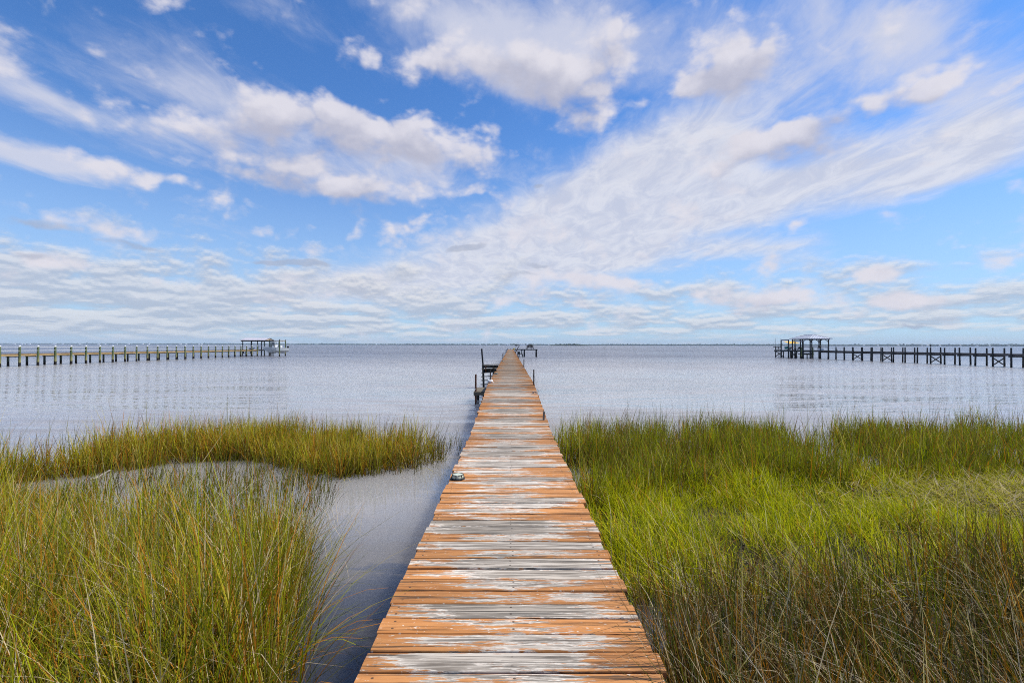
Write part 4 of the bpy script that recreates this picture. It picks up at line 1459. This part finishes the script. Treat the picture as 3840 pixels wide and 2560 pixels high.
# boat lift
bl = thing('boat_lift', 'four dark lift posts with top beams holding the white motorboat', 'boat lift', (-37, 75.5, 0))
LP_ = [(-38.55, 77.0), (-35.0, 72.9), (-36.65, 78.1), (-39.0, 74.6)]
LP_ = [(-38.45, 76.6), (-35.05, 72.9), (-36.55, 78.0), (-38.9, 78.0)]
for x, y in LP_:
    MB().tube([(x, y, -0.6), (x, y, 0.35), (x, y, 2.42)], [0.11, 0.095, 0.08], 10).build('post', M_PILE_D if x < -38 else M_PILE, bl)
    MB().lathe((x, y, 2.42), [(0.10, 0), (0.10, 0.04), (0.03, 0.13), (0.06, 0.16), (0.01, 0.2)], 8).build('post_cap', M_BLACKMETAL, bl)
MB().beam((-38.45, 76.6, 2.40), (-35.05, 72.9, 2.40), 0.06, 0.07).build('top_beam', M_BLACKWOOD, bl)
MB().beam((-38.9, 78.0, 2.40), (-36.55, 78.0, 2.40), 0.06, 0.07).build('top_beam', M_FASCIA, bl)
MB().beam((-36.55, 78.0, 2.42), (-35.05, 72.9, 2.42), 0.05, 0.06).build('top_beam', M_FASCIA, bl)
# motorboat on the slings
bd = Vector((-0.55, -0.835, 0)).normalized()
bc = Vector((-36.85, 75.35, 0.52))
bt = thing('motorboat', 'white centre console motorboat with a canopy hanging on the lift', 'boat', bc)
sd_ = Vector((-bd.y, bd.x, 0))


def bpnt(u, s, z):
    return bc + bd * u + sd_ * s + Vector((0, 0, z))


L_ = 3.9
m = MB()
vs, fs = [], []
NS = 11
for i in range(NS):
    f = i / (NS - 1)
    u = -L_ / 2 + L_ * f
    hb = 0.66 * (1 - max(0, (f - 0.35) / 0.65) ** 2.6) * (0.94 + 0.06 * min(1, f * 4))
    zs = 0.72 + 0.24 * f ** 1.6
    zk = 0.10 - 0.10 * min(1, f * 1.6) + 0.62 * max(0, (f - 0.72) / 0.28) ** 1.6
    hc = hb * (0.86 - 0.35 * f ** 2)
    zc = min(zs - 0.1, zk + 0.22 + 0.12 * f)
    ring = [(0, zk), (hc, zc), (hb, zs), (hb - min(0.07, hb * 0.4), zs + 0.012), (hb * 0.84, zs - 0.30 * (1 if f < 0.8 else 0.3))]
    full = [(s, z) for s, z in ring] + [(-s, z) for s, z in ring[:0:-1]]
    vs += [bpnt(u + (0.15 if i == NS - 1 else 0), s, z) for s, z in full]
NR = 9
for i in range(NS - 1):
    for k in range(NR):
        fs.append((i * NR + k, i * NR + (k + 1) % NR, (i + 1) * NR + (k + 1) % NR, (i + 1) * NR + k))
fs.append(tuple(range(NR)))
fs.append(tuple((NS - 1) * NR + k for k in range(NR - 1, -1, -1)))
m.add(vs, fs, True)
m.build('hull', simple('white_gelcoat', (0.58, 0.60, 0.59), 0.3, 0.05, 2, spec=0.5), bt)
rotb = Matrix((bd, sd_, Vector((0, 0, 1)))).transposed()
MB().box(bpnt(0.05, 0, 0.88), (0.62, 0.62, 0.66), rotb, 0.05).build('console', M_WHITE, bt)
m = MB()
for u in (-0.35, 0.42):
    for s in (-0.36, 0.36):
        m.beam(bpnt(u, s, 0.75), bpnt(u * 0.85, s, 1.70), 0.05, 0.05)
m.beam(bpnt(0.36, -0.36, 1.25), bpnt(0.36, 0.36, 1.25), 0.04, 0.04)
m.build('canopy_frame', M_BLACKMETAL, bt)
MB().box(bpnt(-0.15, 0, 1.74), (1.55, 1.05, 0.06), rotb, 0.02).build('canopy', M_WHITE, bt)
MB().box(bpnt(0.44, 0, 1.40), (0.03, 0.62, 0.42), rotb).build('windscreen', simple('tinted_screen', (0.05, 0.07, 0.09), 0.1, 0.1, 3, spec=0.6), bt)
MB().box(bpnt(-0.75, 0, 0.92), (0.35, 0.7, 0.4), rotb, 0.04).build('seat', M_WHITE, bt)
m = MB()
m.box(bpnt(-L_ / 2 - 0.12, 0, 0.88), (0.26, 0.26, 0.34), rotb, 0.05)
m.box(bpnt(-L_ / 2 - 0.12, 0, 0.45), (0.14, 0.09, 0.55), rotb, 0.02)
m.build('outboard', M_BLACKMETAL, bt)
m = MB()
for u in (-1.0, 0.55):
    m.beam(bpnt(u, -0.95, 0.0 - 0.03), bpnt(u, 0.95, -0.03), 0.10, 0.06)
m.build('cradle_beam', M_BLACKWOOD, bl)
for u in (-1.0, 0.55):
    for s in (-0.93, 0.93):
        MB().tube([bpnt(u, s, 0.0), bpnt(u, s, 1.86)], 0.008, 5).build('cable', M_BLACKMETAL, bl)

# ================================================================== RIGHT PIER
rp = thing('pier', 'right pier of dark creosote timber with tall paired posts and cross braces', 'pier', (43, 56, 0))
XR, XRB = 42.55, 43.40
zr_d = 1.13
M_DKDECK = simple('dark_grey_deck', (0.075, 0.070, 0.066), 0.8, 0.35, 4.0)
yr = [40.6 + 1.565 * i for i in range(-4, 17)]
m = MB()
y = yr[0] - 0.4
while y < 70.1:
    m.box(((XR + XRB) / 2, y + 0.07, zr_d - 0.02 + rnd.uniform(-0.006, 0.008)), (1.15, 0.138, 0.04))
    y += 0.15
m.build('deck', M_DKDECK, rp)
for x in (XR - 0.01, XRB + 0.01):
    MB().box((x, (yr[0] - 0.4 + 69.6) / 2, zr_d - 0.115), (0.05, 70 - yr[0], 0.14)).build('side_beam', simple('grey_side_beam', (0.13, 0.125, 0.13), 0.8, 0.3, 3.0), rp)
for i, y in enumerate(yr):
    for x, s in ((XR - 0.09, -1), (XRB + 0.09, 1)):
        lean = rnd.uniform(-0.035, 0.035)
        MB().tube([(x + lean, y + rnd.uniform(-0.03, 0.03), -0.6), (x, y, 0.9), (x - lean * 0.3, y, 1.63 + rnd.uniform(-0.03, 0.03))], [0.076, 0.068, 0.060], 8).build('post', M_PILE_K, rp)
    MB().box(((XR + XRB) / 2, y + 0.10, zr_d - 0.235), (XRB - XR + 0.42, 0.06, 0.11)).build('cross_beam', M_PILE_K, rp)
    if i in (5, 9, 13, 16):
        for s in (1, -1):
            MB().beam((XR - 0.05, y - 0.09 * s, 0.18 if s > 0 else 0.80), (XRB + 0.05, y - 0.09 * s, 0.80 if s > 0 else 0.18), 0.03, 0.095).build('cross_brace', M_PILE_K, rp)
# T-head: part of the same pier
m = MB()
y = 70.2
while y < 73.9:
    m.box((42.0, y + 0.07, zr_d - 0.02 + rnd.uniform(-0.004, 0.004)), (2.6, 0.138, 0.04))
    y += 0.15
m.build('head_deck', M_DKDECK, rp)
m = MB()
m.box((42.0, 70.18, zr_d - 0.13), (2.64, 0.06, 0.17))
m.box((40.68, 72.1, zr_d - 0.13), (0.06, 3.8, 0.17))
m.build('head_beam', M_PILE_K, rp)
for (x, y) in ((40.8, 70.3), (40.8, 71.7), (40.8, 73.8), (41.15, 70.3), (42.1, 70.6), (42.9, 70.3), (42.0, 73.8), (43.1, 73.8)):
    MB().tube([(x, y, -0.6), (x, y, zr_d - 0.05)], [0.085, 0.07], 8).build('head_post', M_PILE_K, rp)
for (xa, ya, xb, yb) in ((40.8, 71.9, 40.8, 73.7), (41.1, 70.25, 42.1, 70.25)):
    for sg in (1, -1):
        MB().beam((xa, ya - 0.08 * sg, 0.15 if sg > 0 else 0.88), (xb, yb - 0.08 * sg, 0.88 if sg > 0 else 0.15), 0.04, 0.10).build('cross_brace', M_PILE_K, rp)

# pavilion
pv_ = thing('pavilion', 'open pavilion with grey hipped standing seam metal roof on the right pier', 'pavilion', (43.5, 69.6, zr_d))
ex0, ex1, ey0, ey1 = 41.8, 45.3, 67.4, 71.9
ze = 2.80
rz = 3.37
ry0, ry1, rx = 68.75, 70.85, 43.5
M_PROOF = simple('grey_seam_roof', (0.58, 0.59, 0.62), 0.35, 0.06, 2.0, spec=0.5)
roofv = [(ex0, ey0, ze), (ex1, ey0, ze), (ex1, ey1, ze), (ex0, ey1, ze), (rx, ry0, rz), (rx, ry1, rz)]
m = MB()
m.add(roofv, [(0, 1, 4), (1, 2, 5, 4), (2, 3, 5), (3, 0, 4, 5)])
m.add([(a, b, c - 0.05) for a, b, c in roofv], [(4, 1, 0), (4, 5, 2, 1), (5, 3, 2), (5, 4, 0, 3)])
m.add([roofv[0], roofv[1], roofv[2], roofv[3]] + [(a, b, c - 0.05) for a, b, c in roofv[:4]], [(0, 4, 5, 1), (1, 5, 6, 2), (2, 6, 7, 3), (3, 7, 4, 0)])
m.build('roof', M_PROOF, pv_)
m = MB()
# seams: near hip end
for i in range(1, 10):
    f = i / 10
    x = ex0 + (ex1 - ex0) * f
    k = (x - ex0) / (rx - ex0) if x < rx else (ex1 - x) / (ex1 - rx)
    m.beam((x, ey0, ze + 0.02), (x, ey0 + (ry0 - ey0) * k, ze + (rz - ze) * k + 0.02), 0.035, 0.045)
for i in range(1, 12):
    y = ey0 + (ey1 - ey0) * i / 12
    k = min(1, (y - ey0) / (ry0 - ey0), (ey1 - y) / (ey1 - ry1))
    m.beam((ex0, y, ze + 0.015), (ex0 + (rx - ex0) * k, y, ze + (rz - ze) * k + 0.015), 0.03, 0.03)
    m.beam((ex1, y, ze + 0.015), (ex1 + (rx - ex1) * k, y, ze + (rz - ze) * k + 0.015), 0.03, 0.03)
m.build('roof_seam', M_PROOF, pv_)
m = MB()
for a, b in ((0, 4), (1, 4), (2, 5), (3, 5), (4, 5)):
    m.beam(Vector(roofv[a]) + Vector((0, 0, 0.025)), Vector(roofv[b]) + Vector((0, 0, 0.025)), 0.09, 0.03)
m.build('ridge_cap', simple('ridge_metal', (0.55, 0.56, 0.58), 0.4, 0.05, 3), pv_)
m = MB()
for a, b in (((ex0 + 0.25, ey0 + 0.25), (ex1 - 0.25, ey0 + 0.25)), ((ex1 - 0.25, ey0 + 0.25), (ex1 - 0.25, ey1 - 0.25)), ((ex1 - 0.25, ey1 - 0.25), (ex0 + 0.25, ey1 - 0.25)), ((ex0 + 0.25, ey1 - 0.25), (ex0 + 0.25, ey0 + 0.25))):
    m.beam((*a, ze - 0.09), (*b, ze - 0.09), 0.08, 0.15)
m.build('eave_beam', M_BLACKWOOD, pv_)
PP = [(42.35, 67.75), (43.6, 67.75), (44.95, 67.75), (42.1, 69.6), (45.0, 69.6), (42.1, 71.6), (43.6, 71.6), (45.0, 71.6)]
for x, y in PP:
    MB().tube([(x, y, -0.6), (x, y, 1.0), (x, y, ze - 0.05)], [0.10, 0.085, 0.075], 8).build('post', M_PILE_K, pv_)
m = MB()
for x, y in PP[:3] + PP[5:]:
    for s in ([1] if x < 43 else [-1] if x > 44 else [-1, 1]):
        pts = [(x + s * 0.02, y, 2.25), (x + s * 0.16, y, 2.46), (x + s * 0.42, y, 2.62)]
        m.beam(pts[0], pts[1], 0.06, 0.07)
        m.beam(pts[1], pts[2], 0.06, 0.07)
m.build('arched_brace', M_BLACKWOOD, pv_)
m = MB()
for i in range(16):
    m.box((44.35, 67.7 + i * 0.25 + 0.1, zr_d - 0.02), (1.6, 0.235, 0.04))
m.box((44.35, 67.62, zr_d - 0.12), (1.64, 0.06, 0.15))
m.build('floor', M_DKDECK, pv_)
m = MB()
m.beam((42.2, 71.62, 1.62), (45.0, 71.62, 1.62), 0.05, 0.06)
m.beam((45.03, 67.8, 1.62), (45.03, 71.5, 1.62), 0.05, 0.06)
m.build('handrail', simple('green_rail', (0.03, 0.055, 0.04), 0.7, 0.3, 6), pv_)
# lift cradle between posts, under the near eave
cr = thing('lift_cradle', 'dark slatted boat lift cradle slung low under the pavilion', 'boat lift', (41.6, 66.9, 0.6))
m = MB()
for z in (1.02, 0.88, 0.70, 0.58):
    m.beam((40.2, 66.5, z), (42.1, 66.5, z - 0.02), 0.06, 0.09)
m.build('side_slat', M_BLACKWOOD, cr)
m = MB()
for x in (40.5, 41.1, 41.8):
    m.box((x, 67.0, 0.62), (0.08, 1.1, 0.10))
m.build('bunk', M_BLACKWOOD, cr)
for x in (40.35, 41.95):
    MB().tube([(x, 66.5, -0.6), (x, 66.5, 1.55)], [0.08, 0.065], 8).build('post', M_PILE, cr)
MB().tube([(41.2, 66.6, -0.4), (41.2, 66.6, 0.6)], 0.07, 8).build('post', M_PILE_K, cr)
# boat lift gantry at the left of the head
gn = thing('lift_gantry', 'two tall dark posts joined by a grey beam at the right pier head', 'gantry', (40.5, 71.5, 0))
g0, g1 = Vector((41.2, 73.0, 0)), Vector((40.62, 70.05, 0))
for g in (g0, g1):
    MB().tube([g + Vector((0, 0, -0.6)), g + Vector((0, 0, 1.0)), g + Vector((0, 0, 2.62))], [0.115, 0.10, 0.085], 10).build('post', M_PILE_K, gn)
MB().beam(g0 + Vector((0, 0, 2.62)), g1 + Vector((0, 0, 2.62)), 0.14, 0.15).build('beam', simple('silver_beam', (0.22, 0.22, 0.26), 0.5, 0.2, 4), gn)
bird('cormorant', tuple(g0 + Vector((0, 0, 2.70))), 0.42, 'dark bird sitting on the tall gantry post at the right pier head', M_BIRD, False)
# second gantry nearer the pavilion
gn2 = thing('lift_gantry', 'shorter gantry with a pale beam under the left pavilion eave', 'gantry', (42.6, 70.5, 0))
h0, h1 = Vector((41.95, 70.7, 0)), Vector((41.25, 67.6, 0))
for g in (h0, h1):
    MB().tube([g + Vector((0, 0, -0.6)), g + Vector((0, 0, 2.42))], [0.11, 0.085], 10).build('post', M_PILE_K, gn2)
MB().beam(h0 + Vector((0, 0, 2.44)), h1 + Vector((0, 0, 2.44)), 0.14, 0.13).build('beam', MATS['silver_beam'], gn2)
# shade sail
sa_ = [Vector((42.0, 74.0, 2.48)), Vector((45.9, 77.5, 2.50)), Vector((43.5, 72.0, 2.16)), Vector((40.7, 70.0, 2.06))]
m = MB()
vs, fs = [], []
G = 9
for i in range(G):
    for j in range(G):
        u, v = i / (G - 1), j / (G - 1)
        p = sa_[0] * (1 - u) * (1 - v) + sa_[1] * u * (1 - v) + sa_[2] * u * v + sa_[3] * (1 - u) * v
        c = (sa_[0] + sa_[1] + sa_[2] + sa_[3]) / 4
        pull = 0.22 * (4 * u * (1 - u) * (abs(2 * v - 1) ** 3) + 4 * v * (1 - v) * (abs(2 * u - 1) ** 3)) * 0.5
        p = p + (c - p) * pull
        p.z -= 0.10 * math.sin(math.pi * u) * math.sin(math.pi * v)
        vs.append(p)
for i in range(G - 1):
    for j in range(G - 1):
        fs.append((i * G + j, (i + 1) * G + j, (i + 1) * G + j + 1, i * G + j + 1))
n0 = len(vs)
m.add(vs, fs, True)
m.add([p - Vector((0, 0, 0.012)) for p in vs], [f[::-1] for f in fs], True)
tag(m.build('shade_sail', simple('yellow_canvas', (0.72, 0.42, 0.05), 0.8, 0.10, 2)), 'yellow fabric shade sail stretched over the right pier head', 'shade sail')
# fish cleaning table and flag pole
ft = thing('cleaning_table', 'narrow dark cleaning table at the far left edge of the right pier head', 'table', (40.85, 73.6, zr_d))
MB().box((40.88, 73.6, zr_d + 0.47), (0.95, 0.4, 0.09)).build('table_top', M_BLACKWOOD, ft)
for x in (40.72, 41.08):
    MB().box((x, 73.6, zr_d + 0.215), (0.10, 0.10, 0.43)).build('leg', M_BLACKWOOD, ft)
pp = at(2910.3, 1268, 73.75)
m = MB()
m.tube([(pp.x, 73.85, zr_d), (pp.x, 73.85, pp.z)], [0.030, 0.022], 8)
tag(m.build('flagpole', simple('pale_pole', (0.30, 0.30, 0.30), 0.5, 0.2, 5)), 'thin bare pole rising at the left end of the right pier', 'pole')
lad = thing('ladder', 'pale metal swim ladder hanging at the left of the right pier head', 'ladder', (40.6, 72.5, 0))
for dx in (-0.10, 0.10):
    MB().tube([(40.60, 72.5 + dx * 2, 0.0), (40.60, 72.5 + dx * 2, 1.35), (40.72, 72.5 + dx * 2, 1.45), (40.85, 72.5 + dx * 2, 1.15)], 0.020, 6).build('rail', M_GALV, lad)
for z in (0.2, 0.45, 0.7, 0.95):
    MB().tube([(40.60, 72.3, z), (40.60, 72.7, z)], 0.015, 6).build('rung', M_GALV, lad)


# chairs on the head
def chair(loc, rz, mat, label):
    t = thing('deck_chair', label, 'chair', (0, 0, 0), 'chairs on the right pier head')
    s = 1.0
    m = MB()
    for k in range(4):
        m.box((0, -0.02 + k * 0.085 - 0.10, 0.20 - k * 0.012), (0.36, 0.075, 0.02))
    m.build('seat', mat, t)
    m = MB()
    for k in range(5):
        x = (k - 2) * 0.075
        m.beam((x, 0.20, 0.16), (x * 1.15, 0.36, 0.52 - 0.02 * abs(k - 2)), 0.066, 0.018, (0, 1, 0))
    m.build('backrest', mat, t)
    for sx in (-0.2, 0.2):
        MB().box((sx, -0.13, 0.14), (0.035, 0.05, 0.28)).build('leg', mat, t)
        MB().beam((sx, -0.1, 0.16), (sx, 0.30, 0.02), 0.03, 0.05).build('leg', mat, t)
        MB().box((sx, 0.03, 0.29), (0.075, 0.40, 0.02)).build('armrest', mat, t)
    t.location = loc
    t.rotation_euler = (0, 0, rz)
    return t


M_TEAL = simple('teal_paint', (0.02, 0.24, 0.22), 0.5, 0.15, 6)
M_NAVY = simple('navy_paint', (0.015, 0.022, 0.07), 0.5, 0.15, 6)
M_RED = simple('red_orange_paint', (0.42, 0.06, 0.02), 0.5, 0.15, 6)
zc = zr_d + 0.004
chair((41.08, 71.4, zc), 2.4, M_TEAL, 'teal deck chair between the two gantry posts')
chair((41.62, 71.6, zc), 0.5, M_NAVY, 'navy deck chair right of the teal chair')
chair((42.40, 72.6, zc), -0.5, M_NAVY, 'navy deck chair beside the red chair')
chair((42.15, 71.2, zc), 1.2, M_RED, 'red orange deck chair under the yellow sail')
chair((42.75, 71.4, zc), -1.4, simple('black_paint', (0.02, 0.02, 0.022), 0.5, 0.15, 6), 'black deck chair right of the red chair')
tl = thing('towel', 'green and pink towel draped over the teal chair', 'towel', (41.0, 71.1, zc + 0.3))
m = MB()
m.box((41.0, 71.15, zc + 0.36), (0.30, 0.30, 0.26), Matrix.Rotation(0.5, 3, 'Y'), 0.05)
m.build('cloth', simple('teal_cloth', (0.05, 0.34, 0.28), 0.9, 0.2, 8), tl)
MB().lathe((41.03, 71.13, zc + 0.48), [(0.05, 0), (0.09, 0.03), (0.07, 0.07), (0.02, 0.09)], 10).build('bundle', simple('pink_cloth', (0.5, 0.12, 0.10), 0.9, 0.2, 8), tl)
# grill and bench below the pavilion
gr = thing('grill', 'black round lidded grill on a cart under the pavilion', 'grill', (43.25, 66.9, zc))
c = Vector((43.2, 67.0, zr_d))
MB().lathe(c + Vector((0, 0, 0.40)), [(0.10, 0.0), (0.20, 0.06), (0.22, 0.12), (0.19, 0.21), (0.08, 0.27)], 16).build('bowl', M_BLACKMETAL, gr)
MB().box(c + Vector((0, 0, 0.385)), (0.55, 0.35, 0.04), None, 0.005).build('shelf', simple('grill_red', (0.10, 0.05, 0.04), 0.6, 0.2, 5), gr)
m = MB()
for sx in (-0.24, 0.24):
    for sy in (-0.14, 0.14):
        m.box(c + Vector((sx, sy, 0.185)), (0.035, 0.035, 0.37))
m.build('stand', M_BLACKMETAL, gr)
bn = thing('storage_box', 'low pale white storage box in front of the grill', 'box', (43.2, 66.6, zc))
MB().box((43.12, 66.55, zc + 0.14), (0.56, 0.34, 0.26), None, 0.012).build('body', M_WHITE, bn)
MB().box((43.12, 66.55, zc + 0.285), (0.60, 0.38, 0.035), None, 0.008).build('lid', M_WHITE, bn)
# cormorant on a post
i13 = yr[9]
bird('cormorant', (XR - 0.09, i13, 1.66), 0.58, 'dark cormorant upright on a post of the right pier above a cross brace', M_BIRD, True)
bird('cormorant', (XR - 0.02, 62.4, zr_d + 0.004), 0.6, 'small dark bird on the right pier deck beside the pavilion', M_BIRD, False)

# ------------------------------------------------------------------ driftwood in the left marsh
m = MB()
a = at(336, 1751, 6.2)
b = at(432, 1738, 6.5)
m.tube([(a.x, 6.2, 0.05), (a.x * 0.6 + b.x * 0.4, 6.30, 0.055), (b.x, 6.45, 0.12)], [0.007, 0.014, 0.009], 7)
tag(m.build('driftwood', simple('bleached_wood', (0.40, 0.35, 0.29), 0.8, 0.2, 20)), 'bleached stick lying in the water between the left grass beds', 'driftwood')
